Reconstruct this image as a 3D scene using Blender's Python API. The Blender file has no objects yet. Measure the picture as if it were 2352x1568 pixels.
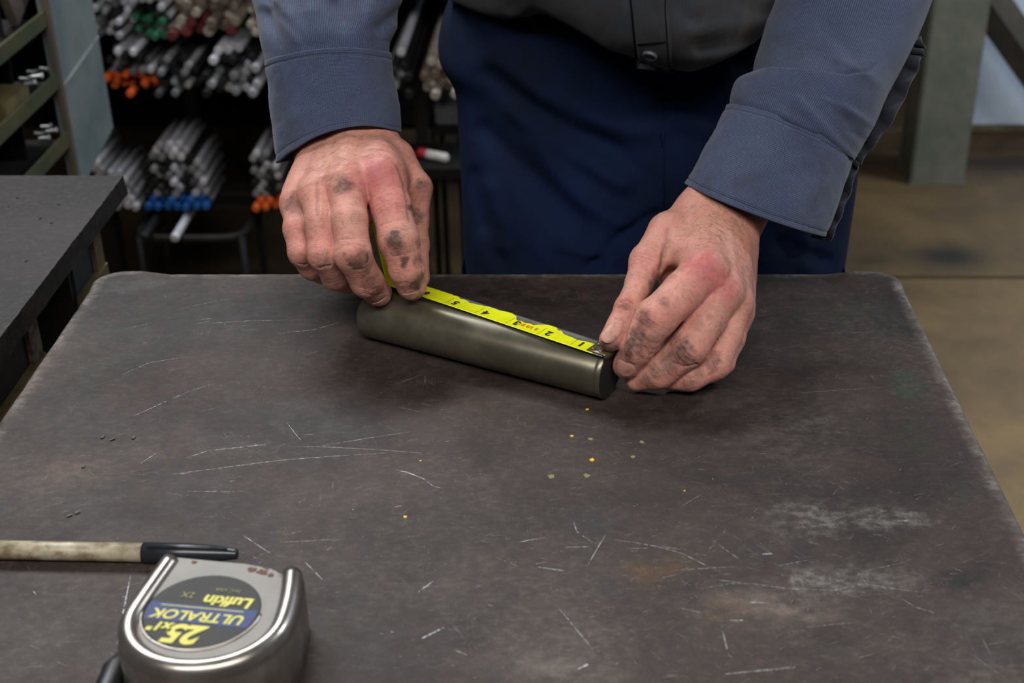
import bpy, bmesh, math, random
import numpy as np
from mathutils import Vector, Matrix

scene = bpy.context.scene
COL = scene.collection
PI = math.pi
random.seed(7)
RNG = np.random.default_rng(11)

# ------------------------------------------------------------------ camera, world, lights, exposure
FPX, CX, CY, TH = 3146.0, 1294.0, 784.0, math.radians(28.5)     # focal length and principal point in photo pixels, downward tilt
CAM_Z, BENCH_Z = 1.35, 0.90
cam_data = bpy.data.cameras.new('camera')
cam = bpy.data.objects.new('camera', cam_data)
COL.objects.link(cam)
cam.location = (0, 0, CAM_Z)
cam.rotation_euler = (PI / 2 - TH, 0, 0)
cam_data.sensor_width = 36.0
cam_data.lens = FPX * 36.0 / 2352.0
cam_data.shift_x = -(CX - 1176.0) / 2352.0
cam_data.clip_start = 0.05
cam_data.dof.use_dof = True
cam_data.dof.focus_distance = 0.895
cam_data.dof.aperture_fstop = 10.0
scene.camera = cam

scene.view_settings.view_transform = 'Standard'
scene.view_settings.look = 'None'
scene.view_settings.gamma = 1.0
scene.view_settings.use_curve_mapping = False
scene.view_settings.exposure = 0.0

world = bpy.data.worlds.new('workshop_ambience')
scene.world = world
world.use_nodes = True
world.node_tree.nodes['Background'].inputs[0].default_value = (0.62, 0.72, 0.86, 1)
world.node_tree.nodes['Background'].inputs[1].default_value = 0.075


def area_light(name, loc, target, sx, sy, power, color):
    d = bpy.data.lights.new(name, 'AREA')
    d.shape = 'RECTANGLE'; d.size = sx; d.size_y = sy; d.energy = power; d.color = color
    o = bpy.data.objects.new(name, d); COL.objects.link(o)
    o.location = loc
    o.rotation_euler = (Vector(target) - Vector(loc)).to_track_quat('-Z', 'Y').to_euler()
    return o


area_light('ceiling_tube_over_bench', (-0.95, 2.30, 3.0), (0.0, 0.85, 0.9), 1.5, 0.30, 74, (0.93, 0.97, 1.0))
area_light('ceiling_tube_over_aisle', (0.05, -1.0, 3.0), (0.0, 0.9, 0.9), 3.0, 0.4, 78, (1.0, 0.97, 0.93))
area_light('wall_fill_light', (2.7, 2.5, 2.9), (2.0, 3.6, 0.5), 1.2, 0.3, 78, (0.90, 0.96, 1.0))  # added fill light, aimed to brighten the pale wall

# ------------------------------------------------------------------ geometry helpers
cT, sT = math.cos(TH), math.sin(TH)
FWD, UPV, RGT = np.array([0, cT, -sT]), np.array([0, sT, cT]), np.array([1.0, 0, 0])
EYE = np.array([0, 0, CAM_Z])


def P(u, v, d):
    """world point on the photo ray (u, v) at depth d along the view axis"""
    return EYE + d * (FWD + (u - CX) / FPX * RGT - (v - CY) / FPX * UPV)


def PZ(u, v, z):
    r = FWD + (u - CX) / FPX * RGT - (v - CY) / FPX * UPV
    return EYE + r * ((z - CAM_Z) / r[2])


def PX(u, v, x):
    r = FWD + (u - CX) / FPX * RGT - (v - CY) / FPX * UPV
    return EYE + r * (x / r[0])


def project(p):
    q = np.asarray(p) - EYE
    d = q @ FWD
    return CX + FPX * (q @ RGT) / d, CY - FPX * (q @ UPV) / d, d


def srgb(r, g, b):
    return tuple((c / 12.92 if c <= 0.04045 else ((c + 0.055) / 1.055) ** 2.4) for c in (r / 255, g / 255, b / 255))


def _hash(i, j, k, seed):
    n = (i * 374761393 + j * 668265263 + k * 2147483647 + seed * 1274126177) & 0xFFFFFFFF
    n = ((n ^ (n >> 13)) * 1274126177) & 0xFFFFFFFF
    return ((n ^ (n >> 16)) & 0xFFFF) / 32767.5 - 1.0


def vnoise(p, seed=0):
    p = np.asarray(p, float)
    i = np.floor(p).astype(np.int64); f = p - i
    f = f * f * (3 - 2 * f)
    r = 0
    for a in (0, 1):
        for b in (0, 1):
            for c in (0, 1):
                w = (f[:, 0] if a else 1 - f[:, 0]) * (f[:, 1] if b else 1 - f[:, 1]) * (f[:, 2] if c else 1 - f[:, 2])
                r = r + w * _hash(i[:, 0] + a, i[:, 1] + b, i[:, 2] + c, seed)
    return r


def fbm(p, oct=3, seed=0):
    p = np.asarray(p, float); r = 0; a = 1.0
    for k in range(oct):
        r = r + a * vnoise(p * 2 ** k + 17.3 * k, seed + k); a *= 0.5
    return r


def mesh_obj(name, verts, faces, mat=None, parent=None, smooth=True, uvs=None):
    me = bpy.data.meshes.new(name)
    me.from_pydata([tuple(map(float, v)) for v in verts], [], [tuple(map(int, f)) for f in faces])
    if smooth:
        me.polygons.foreach_set('use_smooth', [True] * len(me.polygons))
    if uvs is not None:
        lay = me.uv_layers.new(name='UVMap')
        li = np.empty(len(me.loops), np.int32); me.loops.foreach_get('vertex_index', li)
        lay.data.foreach_set('uv', np.asarray(uvs, np.float32)[li].ravel())
    me.update()
    o = bpy.data.objects.new(name, me); COL.objects.link(o)
    if mat: me.materials.append(mat)
    if parent is not None: o.parent = parent
    return o


def bm_obj(name, bm, mat=None, parent=None, smooth=False):
    me = bpy.data.meshes.new(name); bm.to_mesh(me); bm.free()
    if smooth: me.polygons.foreach_set('use_smooth', [True] * len(me.polygons))
    o = bpy.data.objects.new(name, me); COL.objects.link(o)
    if mat: me.materials.append(mat)
    if parent is not None: o.parent = parent
    return o


def color_attr(o, name, cols):
    a = o.data.color_attributes.new(name, 'FLOAT_COLOR', 'POINT')
    c = np.ones((len(o.data.vertices), 4), np.float32); c[:, :3] = cols
    a.data.foreach_set('color', c.ravel())


def float_attr(o, name, vals):
    a = o.data.attributes.new(name, 'FLOAT', 'POINT')
    a.data.foreach_set('value', np.asarray(vals, np.float32))


def tag(o, label=None, cat=None, group=None, kind=None):
    if label: o['label'] = label
    if cat: o['category'] = cat
    if group: o['group'] = group
    if kind: o['kind'] = kind
    return o


def empty(name, loc=(0, 0, 0), rz=0.0):
    o = bpy.data.objects.new(name, None); COL.objects.link(o)
    o.location = loc; o.rotation_euler = (0, 0, rz); o.empty_display_size = 0.05
    return o


def add_box(bm, lo, hi, bevel=0.0, rot=None):
    r = bmesh.ops.create_cube(bm, size=1.0)
    lo, hi = Vector(lo), Vector(hi)
    for v in r['verts']:
        v.co = Vector((lo[i] + (v.co[i] + 0.5) * (hi[i] - lo[i]) for i in range(3)))
    if bevel:
        es = list({e for v in r['verts'] for e in v.link_edges})
        r2 = bmesh.ops.bevel(bm, geom=es, offset=bevel, segments=2, affect='EDGES')
    return bm


def box_obj(name, lo, hi, mat, parent=None, bevel=0.0, smooth=False):
    bm = bmesh.new(); add_box(bm, lo, hi, bevel)
    return bm_obj(name, bm, mat, parent, smooth)


def lathe(profile, segs=48, cap=True):
    """revolve (x, r) about the X axis -> verts, faces"""
    V, Fc = [], []
    for x, r in profile:
        for k in range(segs):
            a = 2 * PI * k / segs
            V.append((x, r * math.cos(a), r * math.sin(a)))
    n = len(profile)
    for i in range(n - 1):
        for k in range(segs):
            k2 = (k + 1) % segs
            Fc.append((i * segs + k, (i + 1) * segs + k, (i + 1) * segs + k2, i * segs + k2))
    if cap:
        Fc.append(tuple(range(segs)))
        Fc.append(tuple((n - 1) * segs + k for k in reversed(range(segs))))
    return V, Fc


def tube(pts, radii, segs=12, cap=True, flat=1.0, up=(0, 0, 1)):
    """sweep a round section along a polyline"""
    pts = [Vector(p) for p in pts]
    if not hasattr(radii, '__len__'): radii = [radii] * len(pts)
    V, Fc = [], []
    upv = Vector(up)
    for i, p in enumerate(pts):
        t = (pts[min(i + 1, len(pts) - 1)] - pts[max(i - 1, 0)]).normalized()
        s = t.cross(upv)
        if s.length < 1e-4: s = t.cross(Vector((0, 1, 0)))
        s.normalize(); n = s.cross(t)
        for k in range(segs):
            a = 2 * PI * k / segs
            V.append(tuple(p + s * math.cos(a) * radii[i] + n * math.sin(a) * radii[i] * flat))
    for i in range(len(pts) - 1):
        for k in range(segs):
            k2 = (k + 1) % segs
            Fc.append((i * segs + k, i * segs + k2, (i + 1) * segs + k2, (i + 1) * segs + k))
    if cap:
        Fc.append(tuple(reversed(range(segs))))
        Fc.append(tuple((len(pts) - 1) * segs + k for k in range(segs)))
    return V, Fc


def catmull(arr, n):
    """resample rows of arr (m x k) with a Catmull-Rom spline to n rows"""
    A = np.asarray(arr, float); m = len(A)
    A = np.vstack([2 * A[0] - A[1], A, 2 * A[-1] - A[-2]])
    t = np.linspace(0, m - 1, n); i = np.minimum(t.astype(int), m - 2); f = (t - i)[:, None]
    p0, p1, p2, p3 = A[i], A[i + 1], A[i + 2], A[i + 3]
    return 0.5 * (2 * p1 + (p2 - p0) * f + (2 * p0 - 5 * p1 + 4 * p2 - p3) * f ** 2 + (3 * p1 - p0 - 3 * p2 + p3) * f ** 3)


# ------------------------------------------------------------------ material helpers
class NT:
    def __init__(self, name):
        self.m = bpy.data.materials.new(name); self.m.use_nodes = True
        self.t = self.m.node_tree; self.b = self.t.nodes['Principled BSDF']

    def n(self, typ, **kw):
        x = self.t.nodes.new(typ)
        ins = kw.pop('ins', {})
        for k, v in kw.items(): setattr(x, k, v)
        for k, v in ins.items(): self.set(x.inputs[k], v)
        return x

    def set(self, sock, v):
        if hasattr(v, 'is_output') or isinstance(v, bpy.types.NodeSocket): self.t.links.new(v, sock)
        elif isinstance(v, (tuple, list)) and len(v) == 3 and sock.type == 'RGBA': sock.default_value = (*v, 1)
        else: sock.default_value = v

    def math(self, op, a, b=0.0, c=None, clamp=False):
        x = self.n('ShaderNodeMath', operation=op, use_clamp=clamp)
        self.set(x.inputs[0], a); self.set(x.inputs[1], b)
        if c is not None: self.set(x.inputs[2], c)
        return x.outputs[0]

    def mix(self, f, a, b, mode='MIX'):
        x = self.n('ShaderNodeMix', data_type='RGBA', blend_type=mode)
        self.set(x.inputs[0], f); self.set(x.inputs[6], a); self.set(x.inputs[7], b)
        return x.outputs[2]

    def noise(self, vec, scale, detail=3.0, rough=0.55, dist=0.0):
        x = self.n('ShaderNodeTexNoise')
        if vec is not None: self.set(x.inputs['Vector'], vec)
        x.inputs['Scale'].default_value = scale; x.inputs['Detail'].default_value = detail
        x.inputs['Roughness'].default_value = rough; x.inputs['Distortion'].default_value = dist
        return x.outputs['Fac']

    def ramp(self, f, stops):
        x = self.n('ShaderNodeValToRGB'); self.set(x.inputs[0], f)
        e = x.color_ramp.elements
        while len(e) < len(stops): e.new(0.5)
        for el, (p, c) in zip(e, stops):
            el.position = p; el.color = (*c, 1) if len(c) == 3 else c
        return x.outputs[0]

    def step(self, f, lo, hi):
        x = self.n('ShaderNodeMapRange', interpolation_type='SMOOTHSTEP')
        self.set(x.inputs[0], f); x.inputs[1].default_value = lo; x.inputs[2].default_value = hi
        return x.outputs[0]

    def obj(self):
        return self.n('ShaderNodeTexCoord').outputs['Object']

    def uv(self):
        return self.n('ShaderNodeTexCoord').outputs['UV']

    def mapping(self, vec, scale=(1, 1, 1), rot=(0, 0, 0), loc=(0, 0, 0)):
        x = self.n('ShaderNodeMapping'); self.set(x.inputs['Vector'], vec)
        x.inputs['Scale'].default_value = scale; x.inputs['Rotation'].default_value = rot; x.inputs['Location'].default_value = loc
        return x.outputs[0]

    def attr(self, name):
        return self.n('ShaderNodeAttribute', attribute_name=name)

    def bump(self, h, strength=0.3, dist=0.001, normal=None):
        x = self.n('ShaderNodeBump'); self.set(x.inputs['Height'], h)
        x.inputs['Strength'].default_value = strength; x.inputs['Distance'].default_value = dist
        if normal is not None: self.set(x.inputs['Normal'], normal)
        return x.outputs[0]

    def out(self, color=None, rough=None, metal=None, normal=None, **kw):
        if color is not None: self.set(self.b.inputs['Base Color'], color)
        if rough is not None: self.set(self.b.inputs['Roughness'], rough)
        if metal is not None: self.set(self.b.inputs['Metallic'], metal)
        if normal is not None: self.set(self.b.inputs['Normal'], normal)
        for k, v in kw.items(): self.set(self.b.inputs[k], v)
        return self.m


def worn_paint(name, c1, c2, scale=6.0, rough=0.5, metal=0.0, spec=0.4, bump=0.15):
    m = NT(name); v = m.obj()
    f = m.step(m.noise(v, scale, 5, 0.65), 0.35, 0.68)
    g = m.noise(v, scale * 9, 4, 0.6)
    col = m.mix(f, c1, c2)
    col = m.mix(m.math('MULTIPLY', m.step(g, 0.55, 0.75), 0.35), col, tuple(0.5 * x for x in c1))
    return m.out(col, m.math('ADD', rough - 0.1, m.math('MULTIPLY', g, 0.2)), metal, m.bump(g, bump, 0.002), **{'Specular IOR Level': spec})


# table steel: per-vertex stains and painted shade under procedural grain, speckle and hair scratches
m = NT('worn_bench_steel'); v = m.obj()
stain = m.attr('Stain')
big = m.noise(v, 9, 5, 0.62, 0.6)
fine = m.noise(v, 950, 4, 0.85)
grit = m.noise(m.mapping(v, (1, 1.5, 1)), 150, 6, 0.78)
mott = m.noise(v, 34, 6, 0.72, 0.4)
col = m.mix(m.step(big, 0.3, 0.72), m.mix(1.0, stain.outputs['Color'], (0.335, 0.30, 0.285), 'MULTIPLY'), m.mix(1.0, stain.outputs['Color'], (0.69, 0.585, 0.525), 'MULTIPLY'))
col = m.mix(m.math('MULTIPLY', m.step(grit, 0.44, 0.72), 0.65), col, m.mix(1.0, col, (2.0, 1.95, 1.92), 'MULTIPLY'))
col = m.mix(m.math('MULTIPLY', m.step(mott, 0.50, 0.74), 0.50), col, m.mix(1.0, col, (1.55, 1.46, 1.40), 'MULTIPLY'))
col = m.mix(m.math('MULTIPLY', m.step(mott, 0.46, 0.26), 0.5), col, m.mix(1.0, col, (0.60, 0.58, 0.58), 'MULTIPLY'))
col = m.mix(m.math('MULTIPLY', m.step(fine, 0.52, 0.66), 0.75), col, m.mix(1.0, col, (0.50, 0.49, 0.48), 'MULTIPLY'))
col = m.mix(m.math('MULTIPLY', m.step(fine, 0.47, 0.33), 0.70), col, m.mix(1.0, col, (1.9, 1.83, 1.78), 'MULTIPLY'))
pale = m.attr('Pale').outputs['Fac']
pg = m.math('MULTIPLY', pale, m.math('ADD', 0.12, m.math('MULTIPLY', m.step(m.math('ADD', m.math('MULTIPLY', grit, 0.6), m.math('MULTIPLY', fine, 0.4)), 0.45, 0.58), 0.88)), clamp=True)
col = m.mix(m.math('MULTIPLY', pg, 0.75), col, srgb(138, 134, 128))
hair = None
for ang, sc, off in ((-0.12, 26, 0), (0.30, 31, 3.1), (-0.65, 23, 7.7), (0.95, 21, 12.3), (1.5, 19, 17.1)):
    w = m.noise(m.mapping(m.mapping(v, (1, 1, 1), (0, 0, ang)), (0.10, 1.7, 1), (0, 0, 0), (off, off * 0.7, 0)), sc * 7, 1.5, 0.45, 0.4)
    line = m.step(m.math('ABSOLUTE', m.math('SUBTRACT', w, 0.5)), 0.010, 0.0)
    gate = m.step(m.noise(m.mapping(v, (1, 2, 1), (0, 0, ang), (off + 5, 0, 0)), 17, 3, 0.6), 0.58, 0.74)
    line = m.math('MULTIPLY', line, gate)
    hair = line if hair is None else m.math('MAXIMUM', hair, line)
spk = m.n('ShaderNodeTexVoronoi', ins={'Vector': v, 'Scale': 330.0})
dots = m.math('MULTIPLY', m.step(spk.outputs['Distance'], 0.16, 0.05), m.step(m.noise(v, 60, 4, 0.7), 0.52, 0.70))
wear = m.math('MAXIMUM', m.math('MULTIPLY', hair, 0.38), m.math('MULTIPLY', dots, 0.9))
col = m.mix(m.math('MULTIPLY', wear, 0.6), col, srgb(170, 166, 162))
rough = m.math('ADD', 0.46, m.math('MULTIPLY', m.noise(v, 45, 5, 0.65), 0.28))
nrm = m.bump(m.math('ADD', m.math('MULTIPLY', grit, 0.7), m.math('MULTIPLY', wear, -0.6)), 0.22, 0.0006)
M_BENCH = m.out(col, rough, 0.05, nrm, **{'Specular IOR Level': 0.24})

m = NT('bright_scratch'); v = m.obj()
M_SCR = m.out(m.mix(m.step(m.noise(v, 420, 3, 0.7), 0.35, 0.65), srgb(88, 85, 83), srgb(178, 177, 178)), 0.42, 0.3)
m = NT('faint_scratch'); v = m.obj()
M_SCR2 = m.out(m.mix(m.step(m.noise(v, 500, 3, 0.7), 0.35, 0.65), srgb(74, 70, 68), srgb(128, 124, 121)), 0.5, 0.1)
m = NT('left_bench_steel'); v = m.obj()
g = m.noise(v, 160, 5, 0.7)
col = m.mix(m.step(m.noise(v, 7, 4, 0.6), 0.35, 0.7), srgb(36, 33, 33), srgb(50, 45, 44))
gf = m.noise(v, 900, 4, 0.85)
col = m.mix(m.math('MULTIPLY', m.step(g, 0.45, 0.7), 0.5), col, srgb(68, 62, 60))
col = m.mix(m.math('MULTIPLY', m.step(gf, 0.52, 0.66), 0.75), col, m.mix(1.0, col, (0.5, 0.48, 0.47), 'MULTIPLY'))
col = m.mix(m.math('MULTIPLY', m.step(gf, 0.47, 0.33), 0.7), col, m.mix(1.0, col, (1.8, 1.74, 1.7), 'MULTIPLY'))
sp = m.n('ShaderNodeTexVoronoi', ins={'Vector': v, 'Scale': 190.0})
col = m.mix(m.math('MULTIPLY', m.step(sp.outputs['Distance'], 0.14, 0.05), m.step(m.noise(v, 50, 4, 0.7), 0.50, 0.70)), col, srgb(140, 136, 130))
M_LBENCH = m.out(col, 0.6, 0.05, m.bump(g, 0.3, 0.001), **{'Specular IOR Level': 0.25})
M_PLATE_EDGE = worn_paint('burnt_plate_edge', srgb(14, 13, 13), srgb(44, 42, 40), 90, 0.65, 0.1, bump=0.8)
M_DARK = worn_paint('black_rack_steel', srgb(22, 22, 23), srgb(36, 33, 31), 9, 0.6, 0.1, 0.25)
M_DARKER = worn_paint('near_black_sheet', srgb(14, 14, 15), srgb(24, 23, 22), 5, 0.75, 0.0, 0.2)  # near-black; on the rack sheets it stands in for deep shade
M_CAB = worn_paint('grey_green_cabinet', srgb(104, 118, 120), srgb(128, 138, 138), 7, 0.42, 0.1)
M_ANGLE = worn_paint('olive_angle_iron', srgb(62, 70, 52), srgb(84, 80, 56), 18, 0.5, 0.1)
M_POST = worn_paint('grey_green_post', srgb(92, 98, 88), srgb(112, 114, 104), 9, 0.5, 0.0)
M_BRACE = worn_paint('dark_brace', srgb(58, 56, 52), srgb(74, 70, 62), 9, 0.55, 0.0)
M_WALL = worn_paint('pale_blue_wall', srgb(190, 208, 232), srgb(204, 218, 238), 2.0, 0.7, 0.0, 0.3, 0.05)
M_WALLSHADE = worn_paint('brown_wall_shade', srgb(60, 48, 38), srgb(84, 68, 50), 5, 0.7)
M_DARKWALL = worn_paint('dark_wall', srgb(30, 30, 31), srgb(40, 38, 36), 2.5, 0.85, 0.0, 0.2)
m = NT('oily_concrete'); v = m.obj()
a = m.noise(v, 2.6, 5, 0.6, 0.3); b = m.noise(v, 38, 5, 0.7)
col = m.mix(m.step(a, 0.32, 0.70), srgb(86, 68, 46), srgb(120, 98, 62))
col = m.mix(m.math('MULTIPLY', m.step(b, 0.5, 0.8), 0.35), col, srgb(70, 58, 44))
st = m.attr('Oil')
col = m.mix(st.outputs['Fac'], col, srgb(34, 27, 22))
M_FLOOR = m.out(col, m.math('ADD', 0.5, m.math('MULTIPLY', b, 0.25)), 0.0, m.bump(b, 0.25, 0.002))
M_JOINT = worn_paint('floor_joint_dirt', srgb(30, 25, 21), srgb(40, 34, 28), 12, 0.9)


def bar_mat(name, c1, c2, rough=0.30, metal=0.55, lo=0.0, hi=1.0):
    m = NT(name); v = m.obj()
    oi = m.n('ShaderNodeObjectInfo').outputs['Random']
    col = m.mix(m.step(oi, lo, hi), c1, c2)
    g = m.noise(v, 40, 3, 0.6)
    col = m.mix(m.math('MULTIPLY', m.step(g, 0.45, 0.75), 0.4), col, tuple(x * 0.4 for x in c1))
    return m.out(col, m.math('ADD', rough, m.math('MULTIPLY', g, 0.15)), metal)


M_BAR = bar_mat('highlit_round_bar', srgb(160, 161, 168), srgb(232, 232, 240), 0.25, 0.35)  # pale colour paints the streak highlights on exposed bars
M_BARW = bar_mat('warm_round_bar', srgb(120, 108, 96), srgb(214, 206, 192), 0.28, 0.5, 0.3, 1.0)
M_BARD = bar_mat('dull_shaded_bar', srgb(34, 35, 37), srgb(176, 178, 182), 0.38, 0.4, 0.5, 1.0)  # dull bars, also the darkened copy for bars shaded inside a bundle
M_ENDS = {k: bar_mat('painted_end_' + k, srgb(*c), srgb(*[min(255, x + 16) for x in c]), 0.5, 0.0) for k, c in
          {'orange': (206, 80, 18), 'blue': (20, 84, 156), 'green': (18, 80, 52), 'red': (84, 22, 26)}.items()}

M_BOLT = bar_mat('zinc_bolt', srgb(112, 112, 112), srgb(172, 172, 172), 0.3, 0.5)
# rod being measured
m = NT('rolled_steel'); v = m.obj()
g = m.noise(m.mapping(v, (0.5, 2.0, 2.0)), 70, 5, 0.7)
col = m.mix(m.step(m.noise(v, 34, 4, 0.6), 0.35, 0.7), srgb(96, 92, 78), srgb(122, 117, 100))
col = m.mix(m.math('MULTIPLY', m.step(g, 0.5, 0.8), 0.35), col, srgb(112, 92, 66))
M_ROD = m.out(col, m.math('ADD', 0.26, m.math('MULTIPLY', g, 0.16)), 0.70, m.bump(g, 0.06, 0.0004))
m = NT('sawn_steel_face'); M_RODEND = m.out(srgb(58, 58, 58), 0.5, 0.6)

# tape blade: yellow paint worn off to steel
m = NT('yellow_tape_blade'); w = m.attr('Worn').outputs['Fac']; v = m.obj()
yel = m.mix(m.noise(v, 160, 4, 0.6), srgb(196, 204, 10), srgb(226, 228, 20))
yel = m.mix(m.math('MULTIPLY', m.step(m.noise(v, 420, 3, 0.7), 0.62, 0.72), 0.55), yel, srgb(90, 88, 12))
wf = m.step(m.math('ADD', w, m.math('MULTIPLY', m.math('SUBTRACT', m.noise(v, 110, 3, 0.6), 0.5), 0.7)), 0.47, 0.53)
col = m.mix(wf, yel, m.mix(m.noise(v, 70, 3, 0.6), srgb(70, 70, 66), srgb(180, 180, 172)))
M_BLADE = m.out(col, m.math('ADD', 0.30, m.math('MULTIPLY', wf, 0.05)), m.math('MULTIPLY', wf, 0.8))
m = NT('black_print'); M_INK = m.out(srgb(22, 22, 18), 0.5)
m = NT('red_print'); M_REDINK = m.out(srgb(200, 88, 24), 0.5)
m = NT('dark_hook_steel'); M_HOOK = m.out(srgb(112, 96, 78), 0.38, 0.6)

# tape case
m = NT('worn_chrome'); v = m.obj(); g = m.noise(v, 120, 4, 0.6)
col = m.mix(m.step(m.noise(v, 50, 4, 0.6), 0.4, 0.75), srgb(150, 143, 135), srgb(182, 176, 168))
M_CHROME = m.out(col, m.math('ADD', 0.20, m.math('MULTIPLY', g, 0.2)), 0.9, m.bump(g, 0.05, 0.0004))
m = NT('brushed_case_face'); v = m.obj(); g = m.noise(v, 300, 4, 0.6)
rst = m.attr('Rust').outputs['Fac']
col = m.mix(m.noise(v, 60, 3, 0.5), srgb(118, 114, 108), srgb(140, 136, 130))
col = m.mix(m.step(m.math('ADD', rst, m.math('MULTIPLY', m.math('SUBTRACT', m.noise(v, 400, 3, 0.6), 0.5), 0.8)), 0.4, 0.6), col, srgb(84, 52, 38))
M_FACE = m.out(col, 0.6, 0.15, m.bump(g, 0.1, 0.0003))
m = NT('rust_brown'); v = m.obj(); M_RUST = m.out(m.mix(m.noise(v, 500, 3, 0.6), srgb(70, 40, 28), srgb(112, 84, 66)), 0.8)
m = NT('black_label'); v = m.obj(); M_LABEL = m.out(m.mix(m.noise(v, 90, 4, 0.6), srgb(36, 36, 34), srgb(52, 50, 46)), 0.55, **{'Specular IOR Level': 0.25})
m = NT('blue_label_band'); v = m.obj(); M_BAND = m.out(m.mix(m.noise(v, 150, 4, 0.6), srgb(32, 46, 100), srgb(46, 58, 104)), 0.5, **{'Specular IOR Level': 0.25})
m = NT('yellow_label_print'); v = m.obj(); M_YPRINT = m.out(m.mix(m.noise(v, 700, 3, 0.7), srgb(206, 198, 22), srgb(168, 160, 40)), 0.45)
m = NT('faded_label_print'); M_FPRINT = m.out(srgb(124, 122, 60), 0.5)
m = NT('black_rubber'); M_RUBBER = m.out(srgb(20, 20, 21), 0.45)
m = NT('grimy_white_plastic'); v = m.obj()
col = m.mix(m.step(m.noise(m.mapping(v, (0.6, 1, 1)), 90, 5, 0.7), 0.38, 0.68), srgb(172, 162, 138), srgb(104, 88, 64))
M_PEN = m.out(col, 0.42)
m = NT('glossy_black_plastic'); v = m.obj()
M_CAP = m.out(m.mix(m.noise(v, 120, 4, 0.6), srgb(24, 25, 28), srgb(44, 46, 52)), 0.28)
m = NT('yellow_paint_chip'); M_CHIP = m.out(srgb(226, 164, 20), 0.5)
m = NT('olive_paint_spot'); M_SPOT = m.out(srgb(112, 110, 62), 0.55)

# skin: per-vertex colour, joint wrinkles from axial coordinate, pores and fine cross-hatching
m = NT('weathered_skin'); v = m.obj()
base = m.attr('Skin').outputs['Color']; grime = m.attr('Grime').outputs['Fac']
ax = m.attr('Axial').outputs['Fac']; wk = m.attr('Wrinkle').outputs['Fac']
n1 = m.noise(v, 85, 4, 0.6); n2 = m.noise(v, 420, 4, 0.65)
col = m.mix(m.math('MULTIPLY', m.step(n1, 0.35, 0.7), 0.55), base, m.mix(1.0, base, (1.10, 0.86, 0.86), 'MULTIPLY'))
col = m.mix(m.math('MULTIPLY', m.step(n2, 0.46, 0.70), 0.50), col, m.mix(1.0, col, (0.62, 0.52, 0.50), 'MULTIPLY'))
# transverse creases: 1-D noise along the finger, wobbling with position
wob = m.math('MULTIPLY', m.math('SUBTRACT', m.noise(v, 130, 3, 0.6), 0.5), 0.0042)
axw = m.math('ADD', ax, wob)
cv = m.n('ShaderNodeCombineXYZ'); m.set(cv.inputs[0], axw)
c1n = m.noise(cv.outputs[0], 330, 2, 0.6)
crease = m.math('MULTIPLY', m.step(m.math('ABSOLUTE', m.math('SUBTRACT', c1n, 0.5)), 0.060, 0.0), m.math('MULTIPLY', wk, m.step(m.noise(v, 95, 3, 0.6), 0.36, 0.60)))
vor = m.n('ShaderNodeTexVoronoi', feature='DISTANCE_TO_EDGE', ins={'Vector': v, 'Scale': 1050.0})
cells = m.step(vor.outputs['Distance'], 0.09, 0.0)
hgt = m.math('ADD', m.math('MULTIPLY', crease, -0.9), m.math('ADD', m.math('MULTIPLY', cells, -0.10), m.math('MULTIPLY', n2, 0.45)))
gn = m.math('ADD', grime, m.math('MULTIPLY', m.math('SUBTRACT', m.noise(v, 190, 5, 0.75), 0.5), m.math('MULTIPLY', grime, 1.5)), clamp=True)
gn = m.math('ADD', gn, m.math('MULTIPLY', m.math('ADD', m.math('MULTIPLY', crease, 0.55), m.math('MULTIPLY', cells, 0.10)), m.math('ADD', 0.55, grime)), clamp=True)
col = m.mix(m.math('MULTIPLY', gn, 0.85), col, srgb(54, 40, 36))
M_SKIN = m.out(col, m.math('SUBTRACT', 0.56, m.math('MULTIPLY', n2, 0.12)), 0.0, m.bump(hgt, 0.70, 0.0008),
               **{'Subsurface Weight': 0.12, 'Subsurface Radius': (1.0, 0.35, 0.2), 'Subsurface Scale': 0.003, 'Specular IOR Level': 0.38})
m = NT('nail_plate'); v = m.obj()
M_NAIL = m.out(m.mix(m.step(m.noise(v, 150, 4, 0.6), 0.4, 0.75), srgb(186, 134, 118), srgb(128, 90, 78)), 0.52, **{'Subsurface Weight': 0.1, 'Subsurface Radius': (1, .4, .3), 'Subsurface Scale': 0.002})
m = NT('dark_arm_hair'); M_HAIR = m.out(srgb(88, 58, 46), 0.5)


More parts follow.
